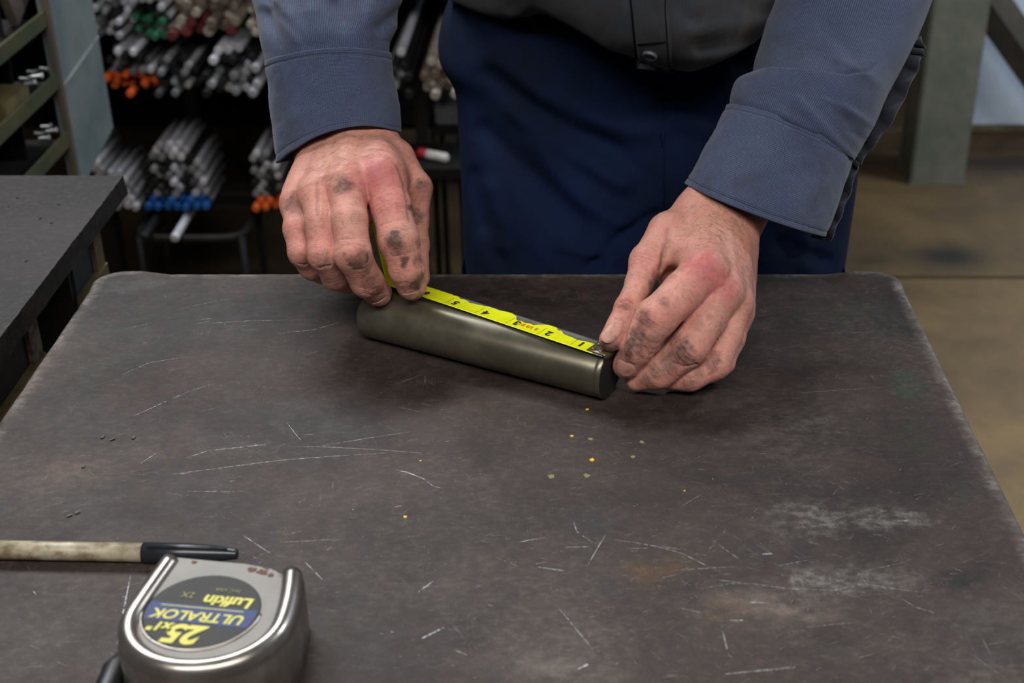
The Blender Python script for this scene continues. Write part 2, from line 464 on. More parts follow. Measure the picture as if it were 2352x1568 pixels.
def shirt_mat(name, c1, c2, thread, dirt, pitch=0.00150, dirtamt=0.5, wu=0.70, wv=0.30):
    m = NT(name); uv = m.uv(); v = m.obj()
    sx = m.n('ShaderNodeSeparateXYZ'); m.set(sx.inputs[0], uv)
    wob = m.math('MULTIPLY', m.math('SUBTRACT', m.noise(v, 60, 3, 0.6), 0.5), 0.0008)
    def lines(c, p, w):
        f = m.math('FRACT', m.math('DIVIDE', m.math('ADD', c, wob), p))
        return m.step(m.math('ABSOLUTE', m.math('SUBTRACT', f, 0.5)), w, w * 0.35)
    lu = lines(sx.outputs[0], pitch, 0.26); lv = lines(sx.outputs[1], pitch * 0.72, 0.26)
    brk = m.noise(v, 900, 2, 0.6)
    l = m.math('MULTIPLY', m.math('ADD', m.math('MULTIPLY', lu, wu), m.math('MULTIPLY', lv, wv)), m.math('ADD', 0.45, m.math('MULTIPLY', m.step(brk, 0.30, 0.70), 0.55)))
    col = m.mix(m.step(m.noise(v, 16, 4, 0.6), 0.35, 0.7), c1, c2)
    col = m.mix(m.math('MULTIPLY', l, 0.50), col, thread)
    col = m.mix(m.math('MULTIPLY', m.step(m.noise(v, 24, 5, 0.65), 0.48, 0.74), dirtamt), col, dirt)
    return m.out(col, 0.86, 0.0, m.bump(m.math('ADD', l, m.math('MULTIPLY', m.noise(v, 70, 3, 0.6), 1.5)), 0.35, 0.0005),
                 **{'Specular IOR Level': 0.2, 'Sheen Weight': 0.15, 'Sheen Roughness': 0.5})


M_SHIRT = shirt_mat('blue_grey_work_shirt', srgb(46, 56, 82), srgb(58, 66, 88), srgb(116, 126, 148), srgb(50, 46, 52))
M_CUFF = shirt_mat('blue_grey_cuff_cloth', srgb(48, 58, 84), srgb(58, 66, 88), srgb(112, 122, 144), srgb(50, 46, 54), 0.0015, 0.6, 0.30, 0.70)
M_SHIRTF = shirt_mat('grimy_shaded_shirt_front', srgb(42, 47, 54), srgb(54, 55, 60), srgb(72, 76, 82), srgb(52, 43, 37), 0.0016, 0.85)  # stained cloth, also darkened for the shade on the torso
M_SHIRTIN = shirt_mat('shaded_inner_cloth', srgb(26, 29, 38), srgb(34, 36, 44), srgb(46, 50, 58), srgb(24, 22, 24))  # shirt cloth darkened for the shade inside the sleeve slit
m = NT('navy_work_trousers'); v = m.obj()
col = m.mix(m.step(m.noise(v, 9, 4, 0.6), 0.35, 0.7), srgb(4, 14, 34), srgb(7, 25, 58))
col = m.mix(m.math('MULTIPLY', m.noise(v, 1500, 2, 0.6), 0.35), col, srgb(8, 14, 26))
M_TROUSER = m.out(col, 0.88, 0.0, m.bump(m.noise(v, 900, 3, 0.7), 0.3, 0.0005), **{'Specular IOR Level': 0.15})
m = NT('grey_plastic_button'); M_BUTTON = m.out(srgb(84, 84, 88), 0.4)
m = NT('leather_boot'); M_BOOT = m.out(srgb(34, 27, 22), 0.6)


def PY(u, v, y):
    r = FWD + (u - CX) / FPX * RGT - (v - CY) / FPX * UPV
    return EYE + r * (y / r[1])


# ------------------------------------------------------------------ the setting
floor = empty('floor'); tag(floor, kind='structure')
sub = box_obj('joint_bed', (-4, -2.5, -0.12), (4, 5.0, -0.02), M_JOINT, floor)


def slab(lo, hi, nx, ny, stains=(), base=0.0):
    bm = bmesh.new()
    bmesh.ops.create_grid(bm, x_segments=nx, y_segments=ny, size=0.5)
    for v in bm.verts:
        v.co = Vector((lo[0] + (v.co.x + 0.5) * (hi[0] - lo[0]), lo[1] + (v.co.y + 0.5) * (hi[1] - lo[1]), 0))
    r = bmesh.ops.extrude_edge_only(bm, edges=[e for e in bm.edges if e.is_boundary])
    for v in r['geom']:
        if isinstance(v, bmesh.types.BMVert): v.co.z = -0.03
    bmesh.ops.recalc_face_normals(bm, faces=bm.faces)
    o = bm_obj('concrete_slab', bm, M_FLOOR, floor)
    co = np.array([v.co for v in o.data.vertices])
    f = np.zeros(len(co))
    for c, rx, ry, s in stains:
        e = ((co[:, 0] - c[0]) / rx) ** 2 + ((co[:, 1] - c[1]) / ry) ** 2
        f = np.maximum(f, s * np.exp(-e * 1.2))
    f = np.clip(f + base + 0.25 * np.clip(fbm(co * 2.5, 3, 5), 0, 1), 0, 1)
    float_attr(o, 'Oil', f)
    return o


yj = PY(2200, 637, 1.0); yj = PZ(2200, 637, 0.0)[1]
slab((-4, -2.5), (4, yj - 0.006), 60, 50, [])
st1, st2 = PZ(2175, 588, 0), PZ(2010, 598, 0)
slab((-4, yj + 0.006), (4, 5.0), 260, 80, [((-0.8, 3.1), 0.55, 0.5, 0.5), ((-0.5, 3.5), 1.5, 0.3, 0.7), ((st1[0], st1[1]), 0.10, 0.07, 0.85), ((st2[0], st2[1]), 0.05, 0.03, 0.5), ((1.3, 3.5), 1.2, 0.12, 0.7)], 0.22)  # also paints weaker light over the far slab and shade at the wall

wall = box_obj('wall_back', (1.00, 3.60, 0.075), (4.0, 3.68, 2.6), M_WALL); tag(wall, kind='structure')
wb = box_obj('shade_strip_back', (0.55, 3.59, 0.0), (4.0, 3.67, 0.06), M_WALLSHADE); tag(wb, kind='structure')  # dark brown strip painting in the shadow at the wall foot
wt = box_obj('trim_1', (1.00, 3.585, 0.060), (4.0, 3.67, 0.076), worn_paint('olive_wall_trim', srgb(104, 98, 76), srgb(88, 80, 60), 9)); tag(wt, kind='structure')
wd = box_obj('wall_right', (0.55, 3.61, 0.06), (1.00, 3.68, 2.6), M_WALLSHADE); tag(wd, kind='structure')  # wall stretch coloured brown for the shadow behind the sleeve
wl = box_obj('wall_left', (-4.0, 3.95, 0.0), (0.55, 4.03, 2.6), M_DARKWALL); tag(wl, kind='structure')  # dark colour stands in for the unlit left background

# steel post and brace at the right
post = empty('steel_post', (0.977, 3.42, 0))
tag(post, 'grey-green painted square steel post standing on the concrete floor behind the right sleeve', 'post')
box_obj('shaft', (-0.071, -0.075, 0.0), (0.071, 0.075, 2.6), M_POST, post, 0.006)
box_obj('base_weld', (-0.0725, -0.0765, 0.0), (0.0725, 0.0765, 0.006), M_POST, post, 0.001)
b0, b1 = PY(2240, -40, 3.54), PY(2420, 215, 3.54)
V, Fc = tube([b0, b1], [0.052, 0.052], 4, True, 0.5, (0, 1, 0))
br = mesh_obj('diagonal_brace', V, Fc, M_BRACE, None, False)
tag(br, 'dark diagonal steel brace running down from the grey-green post in front of the pale wall', 'brace')

# ------------------------------------------------------------------ bar rack with every bar its own object
RY = 2.50
rack = empty('bar_rack', (-0.75, 2.9, 0))
tag(rack, 'black steel storage rack holding bundles of round bar behind the benches', 'rack')


def rbox(name, lo, hi, mat=M_DARK, bev=0.0):
    off = Vector((-0.75, 2.9, 0))
    return box_obj(name, Vector(lo) - off, Vector(hi) - off, mat, rack, bev)


def zat(v, y=RY): return PY(CX, v, y)[2]
def xat(u, v, y=RY): return PY(u, v, y)[0]


levels = [zat(481), zat(214), zat(82)]
XU = [xat(166, 300), xat(858, 300), xat(1090, 300)]
for k, z in enumerate(levels):
    for y in ((2.545, 2.62) if k == 0 else (2.64, 3.35)):
        rbox('arm', (XU[0] - 0.02, y - 0.02, z - 0.012), (XU[1] + 0.02, y + 0.02, z - 0.0005))
for y in (2.64, 3.35):
    z = zat(224); rbox('arm', (XU[1] - 0.02, y - 0.02, z - 0.012), (XU[2] + 0.02, y + 0.02, z - 0.0005))
for x in XU:
    for y in (2.62, 3.35):
        rbox('upright', (x - 0.014, y - 0.022, 0.0), (x + 0.014, y + 0.022, 2.2))
for z in (0.80, 1.15, 1.55):
    rbox('shade_deck', (-1.5, 2.47, z), (0.25, 3.75, z + 0.02), M_DARKER)  # added unseen plates that block overhead light from the bars
rbox('shade_back_sheet', (-1.6, 3.76, 0.02), (0.32, 3.78, 2.2), M_DARKER)  # added dark sheets standing in for the deep shade behind the bars
rbox('shade_side_sheet', (-1.62, 2.35, 0.02), (-1.60, 3.76, 2.2), M_DARKER)
rbox('low_shelf', (xat(930, 372), 2.44, zat(362) - 0.02), (0.12, 2.58, zat(362)), M_DARKER)
rbox('low_shelf_leg', (xat(940, 372), 2.46, 0.0), (xat(940, 372) + 0.03, 2.49, zat(362) - 0.02), M_DARKER)


def bar_mesh(dia, length, segs=12):
    r = dia / 2
    V, Fc = lathe([(0, r * 0.86), (r * 0.16, r), (length, r)], segs)
    V = [(v[1], v[0], v[2]) for v in V]
    Fc = [tuple(reversed(f)) for f in Fc]
    me = bpy.data.meshes.new('round_bar')
    me.from_pydata(V, [], Fc)
    me.polygons.foreach_set('use_smooth', [len(p.vertices) == 4 for p in me.polygons])
    me.update()
    return me


def end_mesh(dia, key):
    r = dia / 2 * 1.03
    V, Fc = lathe([(-0.0012, r * 0.84), (r * 0.12, r), (0.028, r)], 12)
    V = [(v[1], v[0], v[2]) for v in V]; Fc = [tuple(reversed(f)) for f in Fc]
    me = bpy.data.meshes.new('painted_end'); me.from_pydata(V, [], Fc)
    me.materials.append(M_ENDS[key]); me.update()
    return me


def bundle(u0, v0, u1, v1, dia_px, mat, group, label, paint=None, rows=2, shape='round', some=1.0, inner=None, length=1.17, gap=1.0):
    d = project(PY((u0 + u1) / 2, (v0 + v1) / 2, RY))[2]
    dia = dia_px * d / FPX
    x0, x1 = xat(u0, (v0 + v1) / 2), xat(u1, (v0 + v1) / 2)
    z0, z1 = zat(v1), zat(v0)
    pitch = dia; dia = dia / gap
    rowh = math.sqrt(dia * dia - (pitch / 2) ** 2) if gap > 1 else dia * 0.868
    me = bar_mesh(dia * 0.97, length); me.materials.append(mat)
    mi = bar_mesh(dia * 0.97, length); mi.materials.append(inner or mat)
    pe = end_mesh(dia * 0.97, paint) if paint else None
    row = 0
    z = z0 + dia / 2
    while z < z1 + dia * 0.1:
        x = x0 + dia / 2 + (pitch / 2 if row % 2 else 0)
        t = (z - z0) / max(z1 - z0, 1e-6)
        while x < x1 - dia * 0.3:
            s = (x - x0) / (x1 - x0)
            keep = True
            if shape == 'round' and t > 0.45 and abs(s - 0.5) > 0.5 * math.sqrt(max(0.02, 1 - ((t - 0.45) / 0.62) ** 2)): keep = False
            if shape == 'slope' and t > 0.25 + 0.8 * (1 - s): keep = False
            if keep:
                o = bpy.data.objects.new('round_bar', me if (t > 0.90 or s > 0.90 or random.random() < 0.13) else mi); COL.objects.link(o)  # top and edge bars get the highlight colour, inner ones the shaded
                jy = (random.uniform(-0.03, 0.05) if length > 0.5 else random.uniform(-0.008, 0.012)) - (0.012 if row == 0 else 0)
                o.location = (x, RY + jy, z)
                tag(o, label, 'bar', group)
                if paint and row < rows and random.random() < some:
                    tag(o, label.replace('bare-ended', paint + '-ended', 1), 'bar', group + ', painted ends')
                    p = bpy.data.objects.new('painted_end', pe); COL.objects.link(p); p.parent = o
                    p['label'] = paint + ' painted end'
            x += pitch
        z += rowh
        row += 1


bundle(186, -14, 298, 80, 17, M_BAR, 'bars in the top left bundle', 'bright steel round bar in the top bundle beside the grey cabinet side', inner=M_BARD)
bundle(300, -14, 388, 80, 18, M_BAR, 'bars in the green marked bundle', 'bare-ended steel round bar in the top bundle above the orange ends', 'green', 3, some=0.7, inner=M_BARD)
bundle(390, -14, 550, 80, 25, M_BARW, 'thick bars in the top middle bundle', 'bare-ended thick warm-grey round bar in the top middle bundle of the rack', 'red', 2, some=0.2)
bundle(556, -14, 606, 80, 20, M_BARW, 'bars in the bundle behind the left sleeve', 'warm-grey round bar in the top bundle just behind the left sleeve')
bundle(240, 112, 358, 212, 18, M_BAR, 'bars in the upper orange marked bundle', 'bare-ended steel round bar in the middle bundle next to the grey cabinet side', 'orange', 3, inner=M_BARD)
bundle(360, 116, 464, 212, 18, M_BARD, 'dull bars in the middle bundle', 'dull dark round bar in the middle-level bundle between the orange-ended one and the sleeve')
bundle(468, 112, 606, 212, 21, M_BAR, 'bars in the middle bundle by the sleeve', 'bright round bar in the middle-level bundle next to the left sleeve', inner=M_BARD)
bundle(208, 345, 320, 480, 22, M_BAR, 'loose bars low on the rack', 'bright loose round bar low on the rack behind the left bench corner', shape='slope', length=0.15, gap=1.2)  # low bundles cut short where the lit length would fade into shade
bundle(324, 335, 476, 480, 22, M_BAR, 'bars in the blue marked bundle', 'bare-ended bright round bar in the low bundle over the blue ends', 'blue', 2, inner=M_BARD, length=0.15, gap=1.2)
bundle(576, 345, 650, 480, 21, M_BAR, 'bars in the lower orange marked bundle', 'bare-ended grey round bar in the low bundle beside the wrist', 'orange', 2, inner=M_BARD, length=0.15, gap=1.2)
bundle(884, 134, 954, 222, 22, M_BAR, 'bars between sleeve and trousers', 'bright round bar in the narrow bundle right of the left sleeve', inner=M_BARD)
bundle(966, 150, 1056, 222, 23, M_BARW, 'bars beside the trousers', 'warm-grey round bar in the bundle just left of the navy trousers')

# two offcuts lying across the low cradle
cr0 = PY(350, 545, 2.42)
cradle_pts = []
zc = zat(540, 2.45)
for a in np.linspace(0, 2 * PI, 25):
    cx_, cy_ = xat(455, 530, 2.5), 2.52
    ex, ey = 0.105, 0.085
    c, s = math.cos(a), math.sin(a)
    cradle_pts.append((cx_ + ex * math.copysign(abs(c) ** 0.4, c), cy_ + ey * math.copysign(abs(s) ** 0.4, s), zc))
V, Fc = tube(cradle_pts, 0.008, 8, False)
crad = empty('bar_cradle', (0, 0, 0)); tag(crad, 'low black loop-framed cradle on the floor below the blue-ended bars', 'cradle')
mesh_obj('loop_frame', V, Fc, M_DARK, crad)
for a in (0.6, 2.5, 3.8, 5.6):
    x = cx_ + ex * 0.95 * (1 if math.cos(a) > 0 else -1); y = cy_ + ey * (0.9 if math.sin(a) > 0 else -0.9)
    V, Fc = tube([(x, y, 0.0), (x, y, zc)], 0.007, 8); mesh_obj('leg', V, Fc, M_DARK, crad)
for u, v, L, lab in ((402, 556, 0.22, 'white-ended steel offcut poking out over the low black cradle'), (326, 528, 0.2, 'short dull steel offcut on the far side of the low black cradle')):
    me = bar_mesh(0.016, L); me.materials.append(M_BAR if u > 350 else M_BARD)
    o = bpy.data.objects.new('steel_offcut', me); COL.objects.link(o)
    p = PY(u, v, 2.40); o.location = (p[0], 2.40, zc + 0.016); tag(o, lab, 'offcut')

gb = box_obj('grey_box', PY(1000, 288, 2.62), np.array([xat(1062, 288, 2.62), 2.78, zat(234, 2.62)]), worn_paint('grey_box_paint', srgb(92, 94, 98), srgb(104, 106, 108), 8, 0.6), None, 0.004)
tag(gb, 'plain grey box on a dark stand beside the navy trousers', 'box')
gz = PY(1000, 288, 2.62)
sx0, sx1 = gz[0] - 0.01, xat(1062, 288, 2.62) + 0.002
stn = empty('box_stand', (sx0, 2.60, 0)); tag(stn, 'dark thin-legged stand under the plain grey box', 'stand')
box_obj('top', (0, 0, gz[2] - 0.0125), (sx1 - sx0, 0.20, gz[2] - 0.0005), M_DARKER, stn)
for ax_, ay_ in ((0, 0), (sx1 - sx0 - 0.012, 0), (0, 0.188), (sx1 - sx0 - 0.012, 0.188)):
    box_obj('leg', (ax_, ay_, 0), (ax_ + 0.012, ay_ + 0.012, gz[2] - 0.0125), M_DARKER, stn)
mk = empty('paint_stick', PY(960, 336, 2.5)); tag(mk, 'red-capped white paint stick lying on the dark low shelf beside the trousers', 'marker')
mk.location = (xat(962, 345, 2.5), 2.5, zat(362) + 0.0105)
mk.rotation_euler = (0, 0, -0.5)
V, Fc = lathe([(0, 0.008), (0.002, 0.010), (0.020, 0.010)], 20); c = mesh_obj('cap', V, Fc, worn_paint('red_cap', srgb(190, 30, 40), srgb(150, 24, 32), 30), mk); c['label'] = 'red cap'
V, Fc = lathe([(0.020, 0.0095), (0.062, 0.0095), (0.066, 0.006)], 20); mesh_obj('body', V, Fc, worn_paint('white_stick', srgb(214, 212, 206), srgb(186, 182, 176), 30), mk)

# ------------------------------------------------------------------ parts shelving at the left
SX = -0.675
cab = empty('parts_shelving', (SX, 1.4, 0)); tag(cab, 'grey-green steel parts shelving with olive angle-iron shelf lips behind the left bench', 'shelving')


def cbox(name, lo, hi, mat, bev=0.0):
    off = Vector((SX, 1.4, 0))
    return box_obj(name, Vector(lo) - off, Vector(hi) - off, mat, cab, bev)


bm = bmesh.new()
pts = [(1.78, 0.0), (1.80, 0.0), (1.827, 0.629), (1.958, 0.652), (1.958, 0.86), (1.925, 1.0), (1.885, 1.5), (1.78, 1.5)]
vs = [bm.verts.new((0.0, y - 1.4, z)) for y, z in pts] + [bm.verts.new((-0.012, y - 1.4, z)) for y, z in pts]
n = len(pts)
bm.faces.new(vs[:n]); bm.faces.new(list(reversed(vs[n:])))
for i in range(n):
    j = (i + 1) % n; bm.faces.new((vs[i], vs[n + i], vs[n + j], vs[j]))
bmesh.ops.recalc_face_normals(bm, faces=bm.faces)
bm_obj('side_panel', bm, M_CAB, cab)
zw = PX(147, 196, SX)[2]
V, Fc = tube([(0.001, 1.78 - 1.4, zw), (0.001, 1.955 - 1.4, zw + 0.02)], 0.0018, 6); mesh_obj('weld_seam', V, Fc, worn_paint('weld_bead', srgb(140, 146, 144), srgb(120, 124, 122), 60), cab)
cbox('front_edge', (SX - 0.004, 1.772, 0), (SX + 0.004, 1.782, 1.5), worn_paint('rust_edge', srgb(96, 84, 70), srgb(76, 80, 76), 30))
for k, z in enumerate((0.527, 0.611, 0.695, 0.777, 0.861)):
    cbox('shelf', (SX - 0.32, 1.16, z), (SX - 0.003, 1.775, z + 0.004), M_DARK)
    cbox('shelf_lip', (SX - 0.003, 1.16, z - 0.003), (SX + 0.001, 1.772, z + 0.017), M_ANGLE)
    for y in (1.2, 1.38, 1.56, 1.70):
        cbox('divider', (SX - 0.30, y, z + 0.004), (SX - 0.03, y + 0.003, z + 0.080), M_DARKER)
cbox('back_panel', (SX - 0.33, 1.16, 0), (SX - 0.32, 1.95, 1.5), M_DARKER)
for y in (1.16, 1.94):
    cbox('rear_upright', (SX - 0.33, y, 0), (SX - 0.29, y + 0.01, 1.5), M_DARK)
tb = PX(60, 305, SX - 0.02)
bx = box_obj('parts_box', (SX - 0.10, tb[1] - 0.085, 0.7812), (SX - 0.005, tb[1], 0.807), worn_paint('card_box', srgb(104, 93, 62), srgb(80, 73, 52), 25), None, 0.002)
tag(bx, 'small tan box on the shelf lip at the left edge of the picture', 'box')


def hex_bolt(loc, rz, s=1.0):
    bm = bmesh.new()
    r = bmesh.ops.create_cone(bm, segments=6, radius1=0.008 * s, radius2=0.008 * s, depth=0.006 * s, cap_ends=True)
    bmesh.ops.translate(bm, vec=(0, 0, 0.003 * s), verts=r['verts'])
    r = bmesh.ops.create_cone(bm, segments=10, radius1=0.0045 * s, radius2=0.0045 * s, depth=0.022 * s, cap_ends=True)
    bmesh.ops.translate(bm, vec=(0, 0, -0.011 * s), verts=r['verts'])
    bmesh.ops.rotate(bm, matrix=Matrix.Rotation(PI / 2, 3, 'Y'), verts=bm.verts)
    o = bm_obj('hex_bolt', bm, M_BOLT)
    o.location = loc; o.rotation_euler = (0, 0, rz)
    return o


for i, (u, v, z, n) in enumerate(((92, 226, 0.781, 5), (128, 366, 0.699, 4))):
    lab = ('bright hex bolt in the bin of the shelf beside the tan box', 'bright hex bolt in the bin just above the left bench top')[i]
    for k in range(n):
        p = PX(u + 9 * k - 15, v - 4 * k, SX - 0.03)
        o = hex_bolt((SX - 0.026 - 0.012 * (k % 2), p[1], z + 0.0052), random.uniform(-0.5, 0.5), 0.55)
        tag(o, lab, 'bolt', ('bolts on the middle shelf', 'bolts on the low shelf')[i])
fp = box_obj('flat_bar', (-0.006, -0.03, 0.0), (0.006, 0.03, 0.32), worn_paint('brown_flat', srgb(96, 84, 78), srgb(78, 70, 64), 20))
q = PX(70, 58, SX - 0.02); fp.location = (SX - 0.03, q[1], 0.8790); fp.rotation_euler = (0.42, 0, 0)
tag(fp, 'brown flat bar leaning on the top visible shelf of the parts shelving', 'bar')

# ------------------------------------------------------------------ left bench
lb = empty('left_workbench', (-0.80, 0.75, 0)); tag(lb, 'heavy steel bench with a thick dark plate top at the left edge', 'workbench')
LBX, LBY = -0.390, PZ(150, 403, BENCH_Z)[1]
bm = bmesh.new()
nx, ny = 24, 260
for zz, flip in ((BENCH_Z, False), (BENCH_Z - 0.017, True)):
    grid = [[bm.verts.new((-1.25 + (LBX + 1.25) * i / nx + (0.8 + 0.45) * 0, 0.30 + (LBY - 0.30) * j / ny, zz)) for j in range(ny + 1)] for i in range(nx + 1)]
    for i in range(nx):
        for j in range(ny):
            f = (grid[i][j], grid[i + 1][j], grid[i + 1][j + 1], grid[i][j + 1])
            bm.faces.new(reversed(f) if flip else f)
    if not flip: top = grid
    else: bot = grid
for j in range(ny):
    # rough flame-cut edge
    f = bm.faces.new((top[nx][j], bot[nx][j], bot[nx][j + 1], top[nx][j + 1])); f.material_index = 1
    bm.faces.new((bot[0][j], top[0][j], top[0][j + 1], bot[0][j + 1]))
for i in range(nx):
    bm.faces.new((top[i][ny], top[i + 1][ny], bot[i + 1][ny], bot[i][ny]))
    bm.faces.new((top[i + 1][0], top[i][0], bot[i][0], bot[i + 1][0]))
for j in range(ny + 1):
    w_ = vnoise(np.array([[j * 0.31, 0, 0], [j * 0.9, 5, 0], [j * 0.37, 9, 0]]), 3)
    top[nx][j].co.x += 0.00022 * w_[0] + 0.00030 * w_[1]; bot[nx][j].co.x += 0.0004 * w_[2] + 0.0015
o = bm_obj('plate_top', bm, M_LBENCH, lb); o.data.materials.append(M_PLATE_EDGE); o.location = (0.80, -0.75, 0)


def lbox(name, lo, hi, mat, par=None, bev=0.0):
    off = Vector((-0.80, 0.75, 0))
    return box_obj(name, Vector(lo) - off, Vector(hi) - off, mat, par or lb, bev)


for x in (-1.20, -0.47):
    for y in (0.36, LBY - 0.09):
        lbox('leg', (x, y, 0), (x + 0.05, y + 0.05, BENCH_Z - 0.017), M_DARK)
M_TAN = worn_paint('tan_lip_paint', srgb(104, 94, 66), srgb(80, 72, 48), 30, 0.5)
M_NAVY = worn_paint('dark_blue_drawer', srgb(38, 48, 60), srgb(30, 34, 40), 12, 0.5)
for y0, y1 in ((0.60, 0.955), (1.052, 1.122)):
    dw = lbox('drawer', (-0.72, y0, 0.806), (-0.418, y1, 0.876), M_NAVY if y0 > 1 else M_DARK, None, 0.002)
    lp = lbox('drawer_lip', (-0.418, y0, 0.800), (-0.412, y1, 0.822), M_TAN)
    lp2 = lbox('drawer_corner', (-0.418, y1 - 0.02, 0.822), (-0.414, y1, 0.876), M_TAN if y0 > 1 else worn_paint('stained_paper_label', srgb(100, 92, 80), srgb(40, 36, 32), 90, 0.7))
lbox('lower_shelf', (-1.2, 0.36, 0.55), (-0.44, LBY - 0.06, 0.57), M_DARKER)
lbox('inner_panel', (-0.76, 0.40, 0.57), (-0.75, LBY - 0.06, BENCH_Z - 0.02), M_DARKER)
for u, v in ((135, 470), (93, 502), (60, 600), (20, 474), (118, 513), (40, 455)):
    p = PZ(u, v, BENCH_Z)
    o = tag(box_obj('slag_crumb', (-0.0013, -0.0008, 0), (0.0013, 0.0008, 0.0007), M_RUBBER, None, 0.0003), 'tiny black slag crumb on the dark plate of the left bench', 'crumb', 'crumbs on the left bench')
    o.location = p; o.rotation_euler = (0, 0, random.uniform(0, 3))

# ------------------------------------------------------------------ the workbench in front
BX0, BX1, BY0 = -0.352, 0.2535, 0.36
BY1 = PZ(1200, 625, BENCH_Z)[1]
bench = empty('workbench', (-0.05, 0.7, 0)); tag(bench, 'scratched dark steel workbench with rounded corners on which the bar is measured', 'workbench')
RC, BEV, DROP = 0.022, 0.0045, 0.040
core = np.array([[BX0 + RC, BY0 + RC], [BX1 - RC, BY1 - RC]])
ext = RC - BEV + BEV * PI / 2 + DROP


def axis_samples(a, b, n):
    inner = np.linspace(a, b, n)
    o1 = np.concatenate([np.linspace(0, RC - BEV, 6)[1:], RC - BEV + np.linspace(0, BEV * PI / 2, 6)[1:], RC - BEV + BEV * PI / 2 + np.linspace(0, DROP, 4)[1:]])
    return np.concatenate([a - o1[::-1], inner, b + o1])


xs, ys = axis_samples(core[0, 0], core[1, 0], 360), axis_samples(core[0, 1], core[1, 1], 360)
GX, GY = np.meshgrid(xs, ys, indexing='ij')
p = np.stack([GX.ravel(), GY.ravel()], 1)
c0 = np.clip(p, core[0], core[1]); vv = p - c0
s = np.abs(vv).max(1); ln = np.linalg.norm(vv, axis=1)
dr = np.where(ln[:, None] > 1e-9, vv / np.maximum(ln, 1e-9)[:, None], 0)
flat = np.minimum(s, RC - BEV); arc = np.clip(s - (RC - BEV), 0, BEV * PI / 2) / BEV; dn = np.maximum(s - (RC - BEV) - BEV * PI / 2, 0)
rad = flat + BEV * np.sin(arc)
zz = -BEV * (1 - np.cos(arc)) - dn
q = c0 + dr * rad[:, None]
edge = np.clip((s - (RC - 0.010)) / 0.008, 0, 1)
q3 = np.column_stack([q, zz])
# dents along the rolled edge, welded corners slightly proud
dent = fbm(np.column_stack([q * 60, 0 * zz]), 3, 3)
q3[:, 2] += -0.0006 * edge * np.clip(dent, 0, 2)
q3[:, :2] += dr * (0.00045 * dent * edge)[:, None]
for cx_, cy_ in ((BX0 + 0.02, BY1 - 0.012), (BX1 - 0.02, BY1 - 0.012)):
    dd = np.hypot((q[:, 0] - cx_) / 0.030, (q[:, 1] - cy_) / 0.016)
    q3[:, 2] += 0.0026 * np.clip(1.25 - dd, 0, 0.55) / 0.55 * (zz > -0.012)
nxs, nys = len(xs), len(ys)
idx = np.arange(nxs * nys).reshape(nxs, nys)
Fq = np.stack([idx[:-1, :-1].ravel(), idx[1:, :-1].ravel(), idx[1:, 1:].ravel(), idx[:-1, 1:].ravel()], 1)
btop = mesh_obj('bench_top', q3 + np.array([0.05, -0.7, BENCH_Z]), Fq, M_BENCH, bench)


def S(*c): return np.array(srgb(*c))


